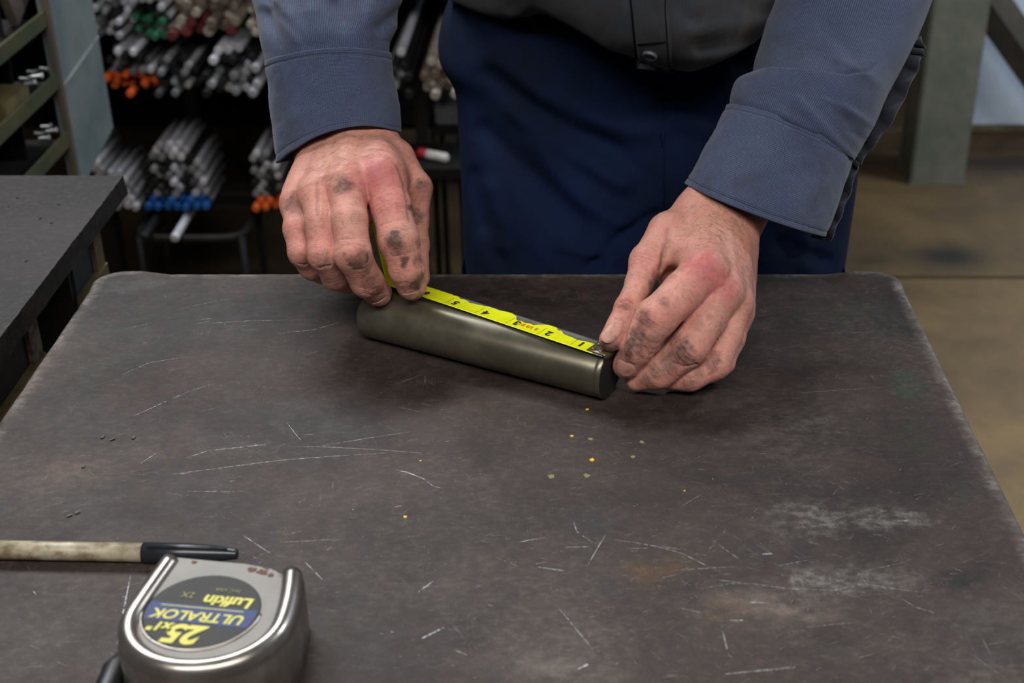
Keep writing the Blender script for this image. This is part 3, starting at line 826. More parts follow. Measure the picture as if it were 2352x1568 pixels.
cols = np.tile(S(72, 67, 66), (len(q), 1))
pale = np.zeros(len(q))
gritn = np.clip(0.75 + 0.75 * fbm(np.column_stack([q * np.array([120, 160]), 0 * zz]), 4, 71), 0.15, 1.5)
for u, v, rx, ry, c, a in (
        (520, 720, .10, .05, (60, 60, 63), .9), (330, 760, .06, .07, (62, 64, 64), .7), (250, 860, .03, .03, (60, 70, 62), .6),
        (390, 880, .05, .04, (86, 66, 64), .8), (470, 960, .07, .03, (82, 66, 63), .7), (820, 900, .10, .04, (74, 62, 61), .7),
        (700, 950, .05, .03, (64, 65, 69), .7), (560, 1010, .05, .02, (70, 68, 68), .6), (960, 1080, .09, .04, (80, 70, 70), .8), (1130, 960, .04, .05, (84, 70, 58), .6),
        (1500, 950, .05, .03, (76, 65, 60), .6), (1250, 1000, .06, .05, (76, 68, 68), .7), (1700, 980, .09, .05, (54, 50, 48), .9),
        (1850, 870, .08, .03, (60, 52, 49), .8), (1850, 720, .12, .04, (54, 53, 52), .8), (1200, 680, .2, .03, (54, 50, 49), .8), (1050, 860, .12, .03, (62, 54, 52), .6),  # dark back and right patches paint in the worker's shadow
        (2085, 880, .015, .025, (58, 84, 64), .8), (1950, 720, .05, .02, (64, 70, 66), .6), (2030, 770, .04, .02, (58, 62, 66), .6), (2090, 1010, .02, .03, (66, 72, 64), .6), (2200, 1130, .015, .02, (66, 76, 70), .6),
        (2000, 1070, .03, .012, (80, 70, 66), .6), (1860, 1190, .035, .018, (140, 140, 138), .55), (2040, 1190, .025, .012, (130, 130, 128), .7), (1930, 1330, .04, .012, (140, 139, 138), .7), (1720, 1390, .05, .02, (116, 110, 105), .6),
        (1600, 1240, .05, .02, (84, 78, 74), .5), (1520, 1310, .025, .015, (100, 82, 62), .6), (1660, 1400, .02, .012, (98, 80, 60), .5), (1380, 1200, .02, .02, (68, 68, 72), .8), (1385, 1350, .018, .012, (62, 64, 68), .9), (1710, 1100, .02, .012, (66, 68, 72), .7),
        (1800, 1270, .03, .012, (66, 66, 68), .6), (2190, 1330, .018, .012, (48, 48, 50), .8), (2250, 1420, .05, .03, (88, 88, 86), .6), (2300, 1500, .02, .02, (70, 70, 74), .6),
        (170, 1080, .03, .016, (104, 88, 80), .6), (330, 1090, .03, .02, (60, 58, 58), .5), (90, 1100, .03, .02, (92, 82, 76), .6), (1250, 1480, .05, .02, (92, 88, 86), .5), (1330, 1540, .04, .01, (112, 108, 104), .5),
        (1780, 1090, .12, .06, (60, 56, 55), .3), (300, 1180, .06, .03, (78, 74, 72), .6), (840, 1300, .1, .03, (72, 66, 64), .5), (780, 1480, .04, .03, (80, 78, 76), .4), (1900, 1500, .06, .02, (84, 82, 80), .5), (1600, 1480, .06, .03, (78, 70, 68), .5)):
    cc = PZ(u, v, BENCH_Z)
    wob = 0.35 * fbm(np.column_stack([q * 22, np.full(len(q), u * .37)]), 3, int(u) % 50)
    e = np.hypot((q[:, 0] - cc[0]) / rx, (q[:, 1] - cc[1]) / ry) + wob
    w = (a * (1 - np.clip((e - 0.35) / 0.85, 0, 1)) ** 1.4)
    if min(c) > 105:
        pale = np.maximum(pale, w * np.clip(gritn, 0, 1)); continue
    w = np.clip(w * gritn, 0, 1)[:, None]
    cols = cols * (1 - w) + S(*c) * w
ew = (edge * np.clip(0.75 + 0.5 * fbm(np.column_stack([q * 130, 0 * zz]), 3, 9), 0, 1) * (zz > -0.006))[:, None]
cols = cols * (1 - 0.8 * ew) + S(120, 116, 110) * 0.8 * ew
dk = (zz < -0.008)[:, None]
cols = np.where(dk, S(66, 62, 58), cols)
color_attr(btop, 'Stain', cols)
gy = np.clip((0.62 - q[:, 1]) / 0.3, 0, 1); gx = np.clip((q[:, 0] - 0.02) / 0.2, 0, 1)
pale = np.maximum(pale, 0.34 * np.clip(fbm(np.column_stack([q * 14, 0 * zz]), 4, 77) + 0.25, 0, 1) * np.clip(0.35 + 0.9 * gy, 0, 1) * (0.45 + 0.75 * gx))
pale = np.maximum(pale, 0.75 * np.clip((s - (RC - 0.011)) / 0.006, 0, 1) * (zz > -0.008) * np.clip(0.6 + 0.8 * fbm(np.column_stack([q * 90, 0 * zz]), 3, 78), 0, 1))
float_attr(btop, 'Pale', pale)
for x in (BX0 + 0.012, BX1 - 0.052):
    for y in (BY0 + 0.012, BY1 - 0.052):
        box_obj('leg', (x + 0.05, y - 0.7, 0), (x + 0.09, y + 0.04 - 0.7, BENCH_Z - 0.006), M_DARK, bench)
box_obj('lower_tray', (BX0 + 0.07, BY0 - 0.68, 0.30), (BX1 + 0.03, BY1 - 0.72, 0.32), M_DARKER, bench)

# scratches: thin bright burrs lying in the surface
SCR = [
    ([(305, 956), (360, 931), (430, 900)], 3.0), ([(430, 900), (492, 880)], 1.4), ([(390, 1089), (470, 1079), (540, 1070), (640, 1057), (740, 1049), (900, 1039)], 2.6),
    ([(422, 1053), (480, 1034), (555, 1027), (618, 1017)], 2.4), ([(520, 1030), (610, 1021)], 3.4), ([(660, 1025), (750, 1026), (860, 1032), (995, 1042)], 2.0), ([(730, 1025), (850, 1005), (950, 990)], 1.8),
    ([(435, 747), (485, 742), (580, 736), (720, 734)], 2.2), ([(445, 744), (480, 738)], 4.0), ([(285, 755), (347, 742)], 1.6), ([(450, 734), (486, 731)], 3.0), ([(640, 767), (660, 763), (720, 757), (780, 740)], 3.4),
    ([(410, 710), (492, 692), (535, 685)], 1.6), ([(280, 860), (345, 832), (410, 822), (452, 819)], 1.8), ([(318, 1067), (362, 1038)], 1.6), ([(910, 1080), (935, 1084), (975, 1100)], 4.0),
    ([(975, 1100), (995, 1117), (1012, 1120)], 2.0), ([(915, 934), (975, 948)], 1.5), ([(1391, 1236), (1456, 1245), (1511, 1255), (1566, 1270), (1656, 1315)], 2.4), ([(1316, 1195), (1326, 1222), (1361, 1245)], 2.2),
    ([(1606, 1352), (1676, 1340), (1726, 1340), (1816, 1352), (1916, 1355), (1986, 1340), (2056, 1352), (2141, 1362)], 3.0), ([(2071, 1375), (2106, 1395), (2146, 1407)], 3.2), ([(1236, 1302), (1296, 1310)], 4.0),
    ([(1391, 1227), (1351, 1295)], 1.8), ([(1283, 1395), (1361, 1490)], 2.0), ([(1661, 1548), (1740, 1540), (1826, 1532)], 5.0), ([(1191, 1245), (1225, 1238), (1251, 1235)], 4.0), ([(1300, 1256), (1361, 1255)], 3.4),
    ([(1561, 1395), (1611, 1407)], 3.0), ([(1751, 1272), (1773, 1271)], 8.0), ([(1675, 1424), (1706, 1424)], 6.0), ([(1716, 1383), (1756, 1383)], 6.0), ([(2062, 1196), (2085, 1196)], 6.0),
    ([(1568, 1160), (1611, 1135)], 1.6), ([(1421, 1020), (1451, 1016)], 1.6), ([(1516, 1255), (1576, 1262)], 2.0), ([(1636, 1240), (1700, 1285)], 1.8), ([(1440, 1260), (1490, 1258)], 2.0), ([(1640, 1330), (1700, 1338)], 3.0),
    ([(2030, 760), (1890, 766)], 1.6), ([(1790, 905), (2040, 888)], 1.4), ([(1000, 1330), (960, 1360)], 2.0), ([(300, 1320), (268, 1480)], 2.2), ([(620, 1270), (560, 1230)], 1.4), ([(700, 1290), (740, 1330)], 2.0),
    ([(660, 972), (690, 1010)], 1.6), ([(560, 1128), (430, 1128)], 2.2), ([(1020, 1440), (970, 1465)], 4.0), ([(640, 1245), (780, 1238)], 1.6), ([(900, 1165), (930, 1160)], 2.0), ([(1320, 1540), (1350, 1525)], 6.0),
    ([(1140, 1280), (1190, 1300)], 1.6), ([(1660, 1450), (1670, 1490)], 3.0), ([(1540, 1310), (1700, 1300)], 2.0), ([(1780, 1300), (1860, 1285)], 2.0), ([(1990, 1310), (2080, 1290)], 2.0), ([(1850, 1440), (1950, 1430)], 2.6)]
V, Fc = [], []
for pl, wpx in SCR:
    pl = np.array(pl, float)
    L = np.concatenate([[0], np.cumsum(np.linalg.norm(np.diff(pl, axis=0), axis=1))])
    n = max(4, int(L[-1] / 5))
    t = np.linspace(0, L[-1], n)
    uu, vv_ = np.interp(t, L, pl[:, 0]), np.interp(t, L, pl[:, 1])
    for i in range(n - 1):
        k = math.sin(PI * (i + 0.5) / n) ** 0.5
        if random.random() < 0.07 and wpx < 4: continue
        a, b = PZ(uu[i], vv_[i], BENCH_Z + 0.00012), PZ(uu[i + 1], vv_[i + 1], BENCH_Z + 0.00012)
        tdir = (b - a); tdir /= max(np.linalg.norm(tdir), 1e-9); nn = np.array([-tdir[1], tdir[0], 0])
        wm = wpx * 0.19e-3 * k * random.uniform(0.4, 1.1) * (0.5 + 0.5 * abs(tdir[1]) + 0.25)
        o_ = nn * random.uniform(-0.1e-3, 0.1e-3)
        base = len(V)
        V += [a + nn * wm / 2 + o_, a - nn * wm / 2 + o_, b - nn * wm / 2 + o_, b + nn * wm / 2 + o_]
        Fc.append((base, base + 1, base + 2, base + 3))
nbright = len(Fc)
# loose short nicks, denser towards the near right
for k in range(900):
    u = random.uniform(60, 2250); v = 640 + 900 * random.random() ** 0.6
    if random.random() < 0.35: u = random.gauss(1750, 260); v = random.gauss(1350, 110)
    a = PZ(u, v, BENCH_Z + 0.0001)
    if not (BX0 + 0.02 < a[0] < BX1 - 0.02 and a[1] < BY1 - 0.02): continue
    ang = random.gauss(0.1, 0.5); l = random.uniform(0.0008, 0.010) * random.uniform(0.3, 1); wm = random.uniform(0.10e-3, 0.30e-3)
    tdir = np.array([math.cos(ang), math.sin(ang), 0]); nn = np.array([-tdir[1], tdir[0], 0]); b = a + tdir * l
    base = len(V); V += [a + nn * wm / 2, a - nn * wm / 2, b, b + nn * wm * .4]; Fc.append((base, base + 1, base + 2, base + 3))
scr = mesh_obj('scratch_marks', np.array(V) - np.array([-0.05, 0.7, 0]), Fc, M_SCR, bench, False); scr['kind'] = 'stuff'
scr.data.materials.append(M_SCR2)
scr.data.polygons.foreach_set('material_index', [0 if (i < nbright or i % 9 == 0) else 1 for i in range(len(Fc))])
for u, v, r, mat in ((1349, 940, .0011, M_CHIP), (1313, 1001, .0012, M_CHIP), (1360, 1056, .0017, M_CHIP), (931, 1187, .0012, M_CHIP), (966, 1058, .0006, M_CHIP), (1572, 1127, .0006, M_CHIP),
                     (1356, 1008, .0016, M_SPOT), (1474, 1015, .0016, M_SPOT), (1453, 1049, .0015, M_SPOT), (1348, 1092, .0021, M_SPOT), (1266, 1094, .0022, M_SPOT)):
    bm = bmesh.new(); n = 9
    ring = [bm.verts.new((r * random.uniform(.6, 1.15) * math.cos(2 * PI * k / n), r * random.uniform(.6, 1.15) * math.sin(2 * PI * k / n), 0.0003)) for k in range(n)]
    low = [bm.verts.new((v_.co.x * 1.1, v_.co.y * 1.1, 0.0)) for v_ in ring]
    bm.faces.new(ring)
    for k in range(n): bm.faces.new((low[k], low[(k + 1) % n], ring[(k + 1) % n], ring[k]))
    o = bm_obj('paint_fleck', bm, mat, bench); p_ = PZ(u, v, BENCH_Z); o.location = (p_[0] + 0.05, p_[1] - 0.7, BENCH_Z)
    o['label'] = 'orange-yellow paint fleck' if mat is M_CHIP else 'olive paint spot'
for u, v in ((258, 1010), (307, 1006), (236, 1005), (192, 1072), (160, 1185), (178, 1178)):
    p_ = PZ(u, v, BENCH_Z)
    o = box_obj('slag_crumb', (-0.0016, -0.0010, 0), (0.0016, 0.0010, 0.0008), M_RUBBER, None, 0.0003)
    tag(o, 'black slag crumb on the bench left of the long bright scratches', 'crumb', 'crumbs on the measured bench'); o.location = p_; o.rotation_euler = (0, 0, random.uniform(0.3, 1.6))

# ------------------------------------------------------------------ steel bar being measured
RA, RB, RR = np.array([0, 0, 0]), None, 0.0172


def fit_end(u, v):
    p_ = PZ(u, v, BENCH_Z + RR); return np.array([p_[0], p_[1]])


RA2, RB2 = fit_end(848, 716), fit_end(1402, 856)
rdir = (RB2 - RA2); RL = np.linalg.norm(rdir); rdir /= RL
rod = empty('steel_bar', (RA2[0], RA2[1], BENCH_Z)); rod.rotation_euler = (0, 0, math.atan2(rdir[1], rdir[0]))
tag(rod, 'short thick dull steel round bar held on the bench between two dirty hands', 'bar')
prof = [(0.0, RR * 0.9), (0.0012, RR * 0.985), (0.003, RR), (RL - 0.0048, RR), (RL - 0.0042, RR * 0.990), (RL - 0.0036, RR), (RL - 0.0008, RR), (RL, RR * 0.955)]
V, Fc = lathe(prof, 96)
body = mesh_obj('shaft', [(x, y, z + RR) for x, y, z in V], Fc[:-2], M_ROD, rod)
es = body.data
for nm, x in (('end_face', 0.0), ('end_face', RL)):
    Ve, Fe = lathe([(x - 0.0002, RR * 0.02), (x - 0.0002, RR * 0.902)] if x == 0 else [(x + 0.0001, RR * 0.956), (x + 0.0002, RR * 0.02)], 48)
    mesh_obj(nm, [(a_, b_, c_ + RR) for a_, b_, c_ in Ve], Fe, M_RODEND, rod, False)

# ------------------------------------------------------------------ tape blade lying on the bar
blade = empty('measuring_tape_blade', (0, 0, 0)); tag(blade, 'worn yellow measuring tape blade stretched along the steel bar with black inch numbers', 'tape')
TZ = BENCH_Z + 2 * RR + 0.0006
BW = 0.0165
HK = PZ(1399, 808, TZ); LE = PZ(966, 667, TZ)
tdir = LE - HK; tdir /= np.linalg.norm(tdir)
wdir = np.array([tdir[1], -tdir[0], 0.0])          # towards the far side
if wdir[1] < 0: wdir = -wdir
INCH = 0.0254
path = []
S_BEND = np.linalg.norm(PZ(918, 652, TZ) - HK)
for s_ in np.arange(0, S_BEND, 0.0006):
    path.append((s_, HK + tdir * s_, tdir, 0.0))
# bend up between index and middle fingers
ang, pos, s_ = 0.0, HK + tdir * S_BEND, S_BEND
upd = np.array([0.0, 0, 1.0]) + np.array([0, 0.30, 0])
upd = upd - tdir * (upd @ tdir); upd /= np.linalg.norm(upd)
while s_ < S_BEND + 0.078:
    k = 110.0 if ang < 1.08 else 0.0
    ang += k * 0.0006
    d_ = tdir * math.cos(ang) + upd * math.sin(ang)
    pos = pos + d_ * 0.0006; s_ += 0.0006
    path.append((s_, pos.copy(), d_, ang))
NXW = 18
V, Fc, W = [], [], []
for s_, p_, d_, a_ in path:
    wv = wdir; nv = np.cross(d_, wv)
    if nv[2] < 0 and a_ < 1.2: nv = -nv
    nv = nv / np.linalg.norm(nv)
    roll = -0.10 * min(1, s_ / 0.15)
    for k in range(NXW + 1):
        x = (k / NXW - 0.5) * BW
        V.append(p_ + wv * x * math.cos(roll) + nv * (x * math.sin(roll) + 9.0 * x * x - 9.0 * (BW / 2) ** 2 * 0.5 - 0.0))
        far = k / NXW
        W.append(0.22 + 0.0 * far)
n = len(path); st_ = NXW + 1
for i in range(n - 1):
    for k in range(NXW):
        Fc.append((i * st_ + k, (i + 1) * st_ + k, (i + 1) * st_ + k + 1, i * st_ + k + 1))
V = np.array(V); W = np.array(W).reshape(n, st_)
ss = np.array([p_[0] for p_ in path]); kk = np.arange(st_) / NXW
# paint worn away from the far edge, unevenly, most near the 2 to 4 inch marks, and at the hook
lim = 1.05 - 0.42 * np.clip(vnoise(np.column_stack([ss * 60, 0 * ss, 0 * ss]), 4) + 0.55, 0, 1) * np.interp(ss, [0, .03, .06, .10, .125, .15, .2], [.7, 1, 1, 1, .5, 0.1, 0.3])
lim -= 0.08 * vnoise(np.column_stack([ss * 300, 0 * ss, 0 * ss]), 5)
W = np.clip(0.5 + (kk[None, :] - lim[:, None]) * 4.0, 0, 1)
W = np.maximum(W, np.clip((0.0085 - ss) / 0.002, 0, 1)[:, None])
bl = mesh_obj('blade', V, Fc, M_BLADE, blade); float_attr(bl, 'Worn', W.ravel())
md = bl.modifiers.new('thick', 'SOLIDIFY'); md.thickness = 0.00025; md.offset = 0


def text_mesh(txt, size, shear=0.0, bold=0.0, extrude=0.00008, spacing=1.0):
    cu = bpy.data.curves.new('lettering', 'FONT'); cu.body = txt; cu.size = size; cu.shear = shear; cu.offset = bold
    cu.align_x = 'CENTER'; cu.align_y = 'CENTER'; cu.extrude = extrude; cu.space_character = spacing; cu.resolution_u = 4
    o = bpy.data.objects.new('lettering', cu); COL.objects.link(o)
    bpy.context.view_layer.update()
    me = bpy.data.meshes.new_from_object(o.evaluated_get(bpy.context.evaluated_depsgraph_get()))
    bpy.data.objects.remove(o); bpy.data.curves.remove(cu)
    return me


def place_text(name, txt, size, origin, xdir, ydir, mat, parent, **kw):
    me = text_mesh(txt, size, **kw); me.materials.clear(); me.materials.append(mat)
    o = bpy.data.objects.new(name, me); COL.objects.link(o)
    xd, yd = Vector(xdir).normalized(), Vector(ydir).normalized(); zd = xd.cross(yd).normalized(); yd = zd.cross(xd)
    M = Matrix((xd, yd, zd)).transposed().to_4x4(); M.translation = Vector(origin)
    o.parent = parent
    o.matrix_world = M if parent is None else M
    o.matrix_basis = (parent.matrix_basis.inverted() @ M) if parent is not None else M
    return o


def on_blade(o_):
    """seat printed characters on the curved blade"""
    for v_ in o_.data.vertices:
        w_ = np.array(o_.matrix_basis @ v_.co)
        x = (w_ - HK) @ wdir; s_ = (w_ - HK) @ tdir; roll = -0.10 * min(1, s_ / 0.15)
        w_[2] = HK[2] + x * math.sin(roll) + 9.0 * x * x - 9.0 * (BW / 2) ** 2 * 0.5 + 0.00030 + (0.00006 if v_.co.z > 0 else -0.00006)
        v_.co = o_.matrix_basis.inverted() @ Vector(tuple(w_))


for i in range(1, 7):
    s_ = INCH * i
    roll = -0.10 * min(1, s_ / 0.15)
    wv = wdir * math.cos(roll) + np.array([0, 0, 1]) * math.sin(roll)
    c_ = HK + tdir * (s_ - 0.0056) - wv * 0.0012
    o_ = place_text('inch_number', str(i), 0.0084, c_, tdir, -wv, M_INK, blade, bold=0.00030, extrude=0.00008)
    on_blade(o_)
    for dx, l0, l1 in ((0, -0.0078, 0.0045),):
        a_ = HK + tdir * (s_ + dx) + wv * l0 + np.array([0, 0, 0.0001]); b_ = HK + tdir * (s_ + dx) + wv * l1 + np.array([0, 0, -0.0002])
        V, Fc = tube([a_, (a_ + b_) / 2 + np.array([0, 0, -0.0003]), b_], 0.00024, 6); mesh_obj('inch_line', V, Fc, M_INK, blade)
on_blade(place_text('red_marking', '2 1/2 IN', 0.0044, HK + tdir * (INCH * 2.42) - wdir * 0.001, tdir, -wdir, M_REDINK, blade, bold=0.0001, extrude=0.00008))
# hook: riveted plate with a lip over the bar's end
hb = bmesh.new()
V, Fc = [], []
prof_h = [(0.0125, 0.0009), (-0.0004, 0.0009), (-0.0010, 0.0004), (-0.0012, -0.003)]
for s_, z_ in prof_h:
    for x in (-0.0068, -0.0034, 0, 0.0034, 0.0068):
        V.append(HK + tdir * s_ + wdir * x + np.array([0, 0, z_ + 6.0 * x * x - 0.0002]))
for i in range(3):
    for k in range(4): Fc.append((i * 5 + k, (i + 1) * 5 + k, (i + 1) * 5 + k + 1, i * 5 + k + 1))
hk = mesh_obj('end_hook', V, Fc, M_HOOK, blade); hk.modifiers.new('t', 'SOLIDIFY').thickness = 0.0006; hk['label'] = 'dark steel end hook'
for s_, x in ((0.0095, -0.0035), (0.0095, 0.0035), (0.004, -0.0035)):
    bm = bmesh.new(); bmesh.ops.create_uvsphere(bm, u_segments=12, v_segments=6, radius=0.0015)
    for v_ in bm.verts: v_.co.z *= 0.45
    r_ = bm_obj('rivet', bm, M_HOOK, hk, True); r_.location = HK + tdir * s_ + wdir * x + np.array([0, 0, 0.0012])

# ------------------------------------------------------------------ chrome tape measure case in the foreground
TC = (PZ(478, 1400, BENCH_Z + 0.038))
case = empty('tape_measure', (TC[0], TC[1], BENCH_Z), math.radians(-8.0))
tag(case, 'chrome tape measure case lying label-up on the near left corner of the bench', 'tape measure')
CHH = 0.038


def u_outline(n_arc=40, inset=0.0, n_side=14):
    """U outline, round end towards the camera (-y); straight sides taper to the mouth at +y"""
    pts = []
    R_, Y0, Y1, HW, HWL = 0.0400, -0.0030, 0.0375, 0.0325, 0.0385
    for t in np.linspace(0, 1, n_side)[:-1]:
        e = 1 - t
        pts.append((-(R_ + (HWL - R_) * e ** 1.6), Y0 + (Y1 - Y0) * e))
    for a_ in np.linspace(PI, 2 * PI, n_arc):
        pts.append((R_ * math.cos(a_), Y0 + R_ * 0.93 * math.sin(a_)))
    for t in np.linspace(0, 1, n_side)[1:]:
        pts.append((R_ + (HW - R_) * t ** 1.6, Y0 + (Y1 - Y0) * t))
    pts = np.array(pts)
    if inset:
        d_ = np.gradient(pts, axis=0); d_ /= np.linalg.norm(d_, axis=1)[:, None]
        pts = pts + np.column_stack([-d_[:, 1], d_[:, 0]]) * inset
    return pts


# side wall with rounded rim bead
prof_c = [(0.0012, 0.0), (0.0, 0.0015), (0.0, 0.0285), (0.0008, 0.0300), (0.0004, 0.0318), (0.0008, 0.0345), (0.0022, 0.0366), (0.0042, 0.0376), (0.0062, 0.0372), (0.0076, 0.0360), (0.0082, 0.0346)]
rows = [np.column_stack([u_outline(inset=i_), np.full(len(u_outline()), z_)]) for i_, z_ in prof_c]
V = np.vstack(rows); m_ = len(rows[0]); Fc = []
for i in range(len(rows) - 1):
    for k in range(m_ - 1):
        Fc.append((i * m_ + k, i * m_ + k + 1, (i + 1) * m_ + k + 1, (i + 1) * m_ + k))
shell = mesh_obj('shell', V, Fc, M_CHROME, case)
shell.modifiers.new('t', 'SOLIDIFY').thickness = -0.0010
# recessed face, slightly dished, with mouth edge
inn = u_outline(inset=0.0080)
loop = inn.copy()
loop = loop[(loop[:, 1] < 0.0372)]
rightcut = [(loop[-1, 0] - 0.001, 0.0335), (loop[-1, 0] - 0.0075, 0.0372)]
face_loop = np.vstack([[(loop[0, 0] - 0.002, 0.0392)], loop, rightcut[:1], rightcut[1:], [(0.004, 0.0390)]])
bm = bmesh.new()
vs = [bm.verts.new((x, y, 0.0350)) for x, y in face_loop]
f = bm.faces.new(vs)
bmesh.ops.triangulate(bm, faces=[f])
bmesh.ops.subdivide_edges(bm, edges=bm.edges[:], cuts=3, use_grid_fill=True)
bmesh.ops.recalc_face_normals(bm, faces=bm.faces)
fc = bm_obj('case_face', bm, M_FACE, case, False)
co = np.array([v_.co for v_ in fc.data.vertices])
rr_ = np.zeros(len(co))
for x, y, r_ in ((0.0135, 0.0372, .0032), (0.0178, 0.0352, .003), (0.0235, 0.0325, .0025), (-0.012, 0.0388, .001)):
    rr_ = np.maximum(rr_, 1 - np.hypot(co[:, 0] - x, co[:, 1] - y) / r_)
float_attr(fc, 'Rust', np.clip(rr_, 0, 1))
fc.modifiers.new('t', 'SOLIDIFY').thickness = 0.002
for x, y, r_ in ((0.0085, 0.0352, .0027), (0.0140, 0.0338, .0030), (0.0190, 0.0322, .0022), (-0.0215, 0.0368, .0016)):
    bm = bmesh.new(); n_ = 14
    ring_ = [bm.verts.new((x + r_ * random.uniform(.55, 1.2) * math.cos(2 * PI * k / n_), y + 0.75 * r_ * random.uniform(.55, 1.2) * math.sin(2 * PI * k / n_), 0.03525)) for k in range(n_)]
    bm.faces.new(ring_)
    sp_ = bm_obj('rust_spot', bm, M_RUST, case); sp_['label'] = 'brown rust spot'
box_obj('mouth_block', (-0.026, 0.030, 0.002), (0.0205, 0.0388, 0.0335), M_FACE, case, 0.001)
float_attr(case.children[-1], 'Rust', np.zeros(len(case.children[-1].data.vertices)))
bs = u_outline(inset=-0.0015)[8:-20]
V = np.vstack([np.column_stack([bs, np.full(len(bs), 0.0)]), np.column_stack([bs, np.full(len(bs), 0.010)]), np.column_stack([u_outline(inset=0.001)[8:-20], np.full(len(bs), 0.0115)])])
k_ = len(bs)
Fc = [(r_ * k_ + i, r_ * k_ + i + 1, (r_ + 1) * k_ + i + 1, (r_ + 1) * k_ + i) for r_ in (0, 1) for i in range(k_ - 1)]
bb = mesh_obj('shade_band', V, Fc, M_RUBBER, case); bb['label'] = 'black band for shadow at the case foot'  # added black band for the shadow and clip beside the case
V, Fc = tube([(-0.0425, 0.002, 0.007), (-0.0440, -0.014, 0.0085), (-0.0415, -0.030, 0.0085), (-0.033, -0.044, 0.008)], [0.004, 0.006, 0.006, 0.004], 12)
bc = mesh_obj('belt_clip', V, Fc, M_RUBBER, case); bc['label'] = 'black belt clip'
# label disc
LX, LY, LR = -0.0040, 0.0020, 0.0272
V, Fc = lathe([(0.0, LR * 0.02), (0.0, LR * 0.98), (-0.0004, LR)], 64)
lab = mesh_obj('label_disc', [(LX + y, LY + z * 0.98, 0.0354 + x) for x, y, z in V], [tuple(reversed(f_)) for f_ in Fc], M_LABEL, case, False)
ring_p = [(LX + (LR + 0.0006) * math.cos(a_), LY + (LR + 0.0006) * 0.98 * math.sin(a_), 0.0352) for a_ in np.linspace(PI * 0.98, 2.02 * PI, 50)]
V, Fc = tube(ring_p, 0.0006, 8); mesh_obj('label_bezel', V, Fc, M_CHROME, case)
# blue band clipped to the disc
by0, by1 = LY - 0.0092, LY + 0.0034
bp = []
for y in np.linspace(by0, by1, 9): bp.append((LX - math.sqrt((LR - .0012) ** 2 - (y - LY) ** 2), y))
for y in np.linspace(by1, by0, 9): bp.append((LX + math.sqrt((LR - .0012) ** 2 - (y - LY) ** 2), y))
bm = bmesh.new(); bm.faces.new([bm.verts.new((x, y, 0.03552)) for x, y in reversed(bp)])
bmesh.ops.recalc_face_normals(bm, faces=bm.faces)
bd = bm_obj('blue_band', bm, M_BAND, case)


def ctext(name, txt, size, x, y, mat, **kw):
    me = text_mesh(txt, size, **kw); me.materials.clear(); me.materials.append(mat)
    o = bpy.data.objects.new(name, me); COL.objects.link(o); o.parent = case
    o.location = (x, y, 0.03572); o.rotation_euler = (0, 0, PI); return o


ctext('lettering', '25', 0.0172, LX - 0.0010, LY - 0.0166, M_YPRINT, bold=0.0007, shear=0.25, extrude=0.0001)
ctext('lettering', "'x1\"", 0.0078, LX - 0.0140, LY - 0.0132, M_YPRINT, bold=0.00035, shear=0.2, extrude=0.0001)
ctext('lettering', 'ULTRALOK', 0.0089, LX + 0.0000, LY - 0.0044, M_YPRINT, bold=0.0002, shear=0.2, extrude=0.0001, spacing=0.98)
ctext('lettering', 'Lufkin', 0.0098, LX + 0.0100, LY + 0.0078, M_YPRINT, bold=0.00035, shear=0.15, extrude=0.0001)
ctext('lettering', '2X', 0.0054, LX - 0.0105, LY + 0.0098, M_FPRINT, extrude=0.0001)
ctext('lettering', 'N.C. USA', 0.0030, LX + 0.0070, LY + 0.0155, M_FPRINT, extrude=0.0001)
box_obj('band_rule', (LX - 0.0205, LY + 0.0012, 0.0356), (LX + 0.0195, LY + 0.0017, 0.03575), M_YPRINT, case)
bm = bmesh.new(); bmesh.ops.create_uvsphere(bm, u_segments=10, v_segments=6, radius=0.0011)
cp_ = bm_obj('solder_dot', bm, M_CHROME, case, True); cp_.location = (0.002, -0.0335, 0.0362); cp_.scale = (1.6, 0.8, 0.5)

# ------------------------------------------------------------------ marker pen
PR = 0.0056
e0, e1 = PZ(-45, 1262, BENCH_Z + PR), PZ(546, 1272, BENCH_Z + PR)
ec = PZ(330, 1270, BENCH_Z + PR)
pl_ = np.linalg.norm(e1 - e0); cl_ = np.linalg.norm(ec - e0); ang_ = math.atan2(e1[1] - e0[1], e1[0] - e0[0])
pen = empty('marker_pen', (e0[0], e0[1], BENCH_Z), ang_)
tag(pen, 'grimy off-white pen with a black cap lying behind the chrome tape measure', 'pen')


def xlathe(name, prof_, mat, segs=32, flat=None):
    V, Fc = lathe(prof_, segs)
    V = [(x, y, z + PR) for x, y, z in V]
    return mesh_obj(name, V, Fc, mat, pen)


xlathe('barrel', [(0.0, 0.0044), (0.0005, 0.0050), (0.0085, 0.0050), (0.0088, 0.0046), (0.0094, 0.0046), (0.0098, 0.0051), (cl_, 0.0051)], M_PEN)
CLN = pl_ - cl_
cp = xlathe('cap', [(cl_ - 0.0006, 0.0049), (cl_ - 0.0002, PR), (cl_ + CLN * 0.45, PR * 0.98), (cl_ + CLN * 0.72, PR * 0.82), (cl_ + CLN * 0.97, PR * 0.52), (pl_ - 0.0004, PR * 0.50), (pl_, PR * 0.40)], M_CAP)
cp['label'] = 'black tapered cap'
V, Fc = tube([(cl_ + 0.003, -0.002, 2 * PR - 0.0004), (cl_ + CLN * 0.5, -0.002, 2 * PR - 0.0002), (cl_ + CLN * 0.9, -0.001, PR * 1.7)], [0.0011, 0.0011, 0.0007], 8)
mesh_obj('cap_clip', V, Fc, M_CAP, cp)

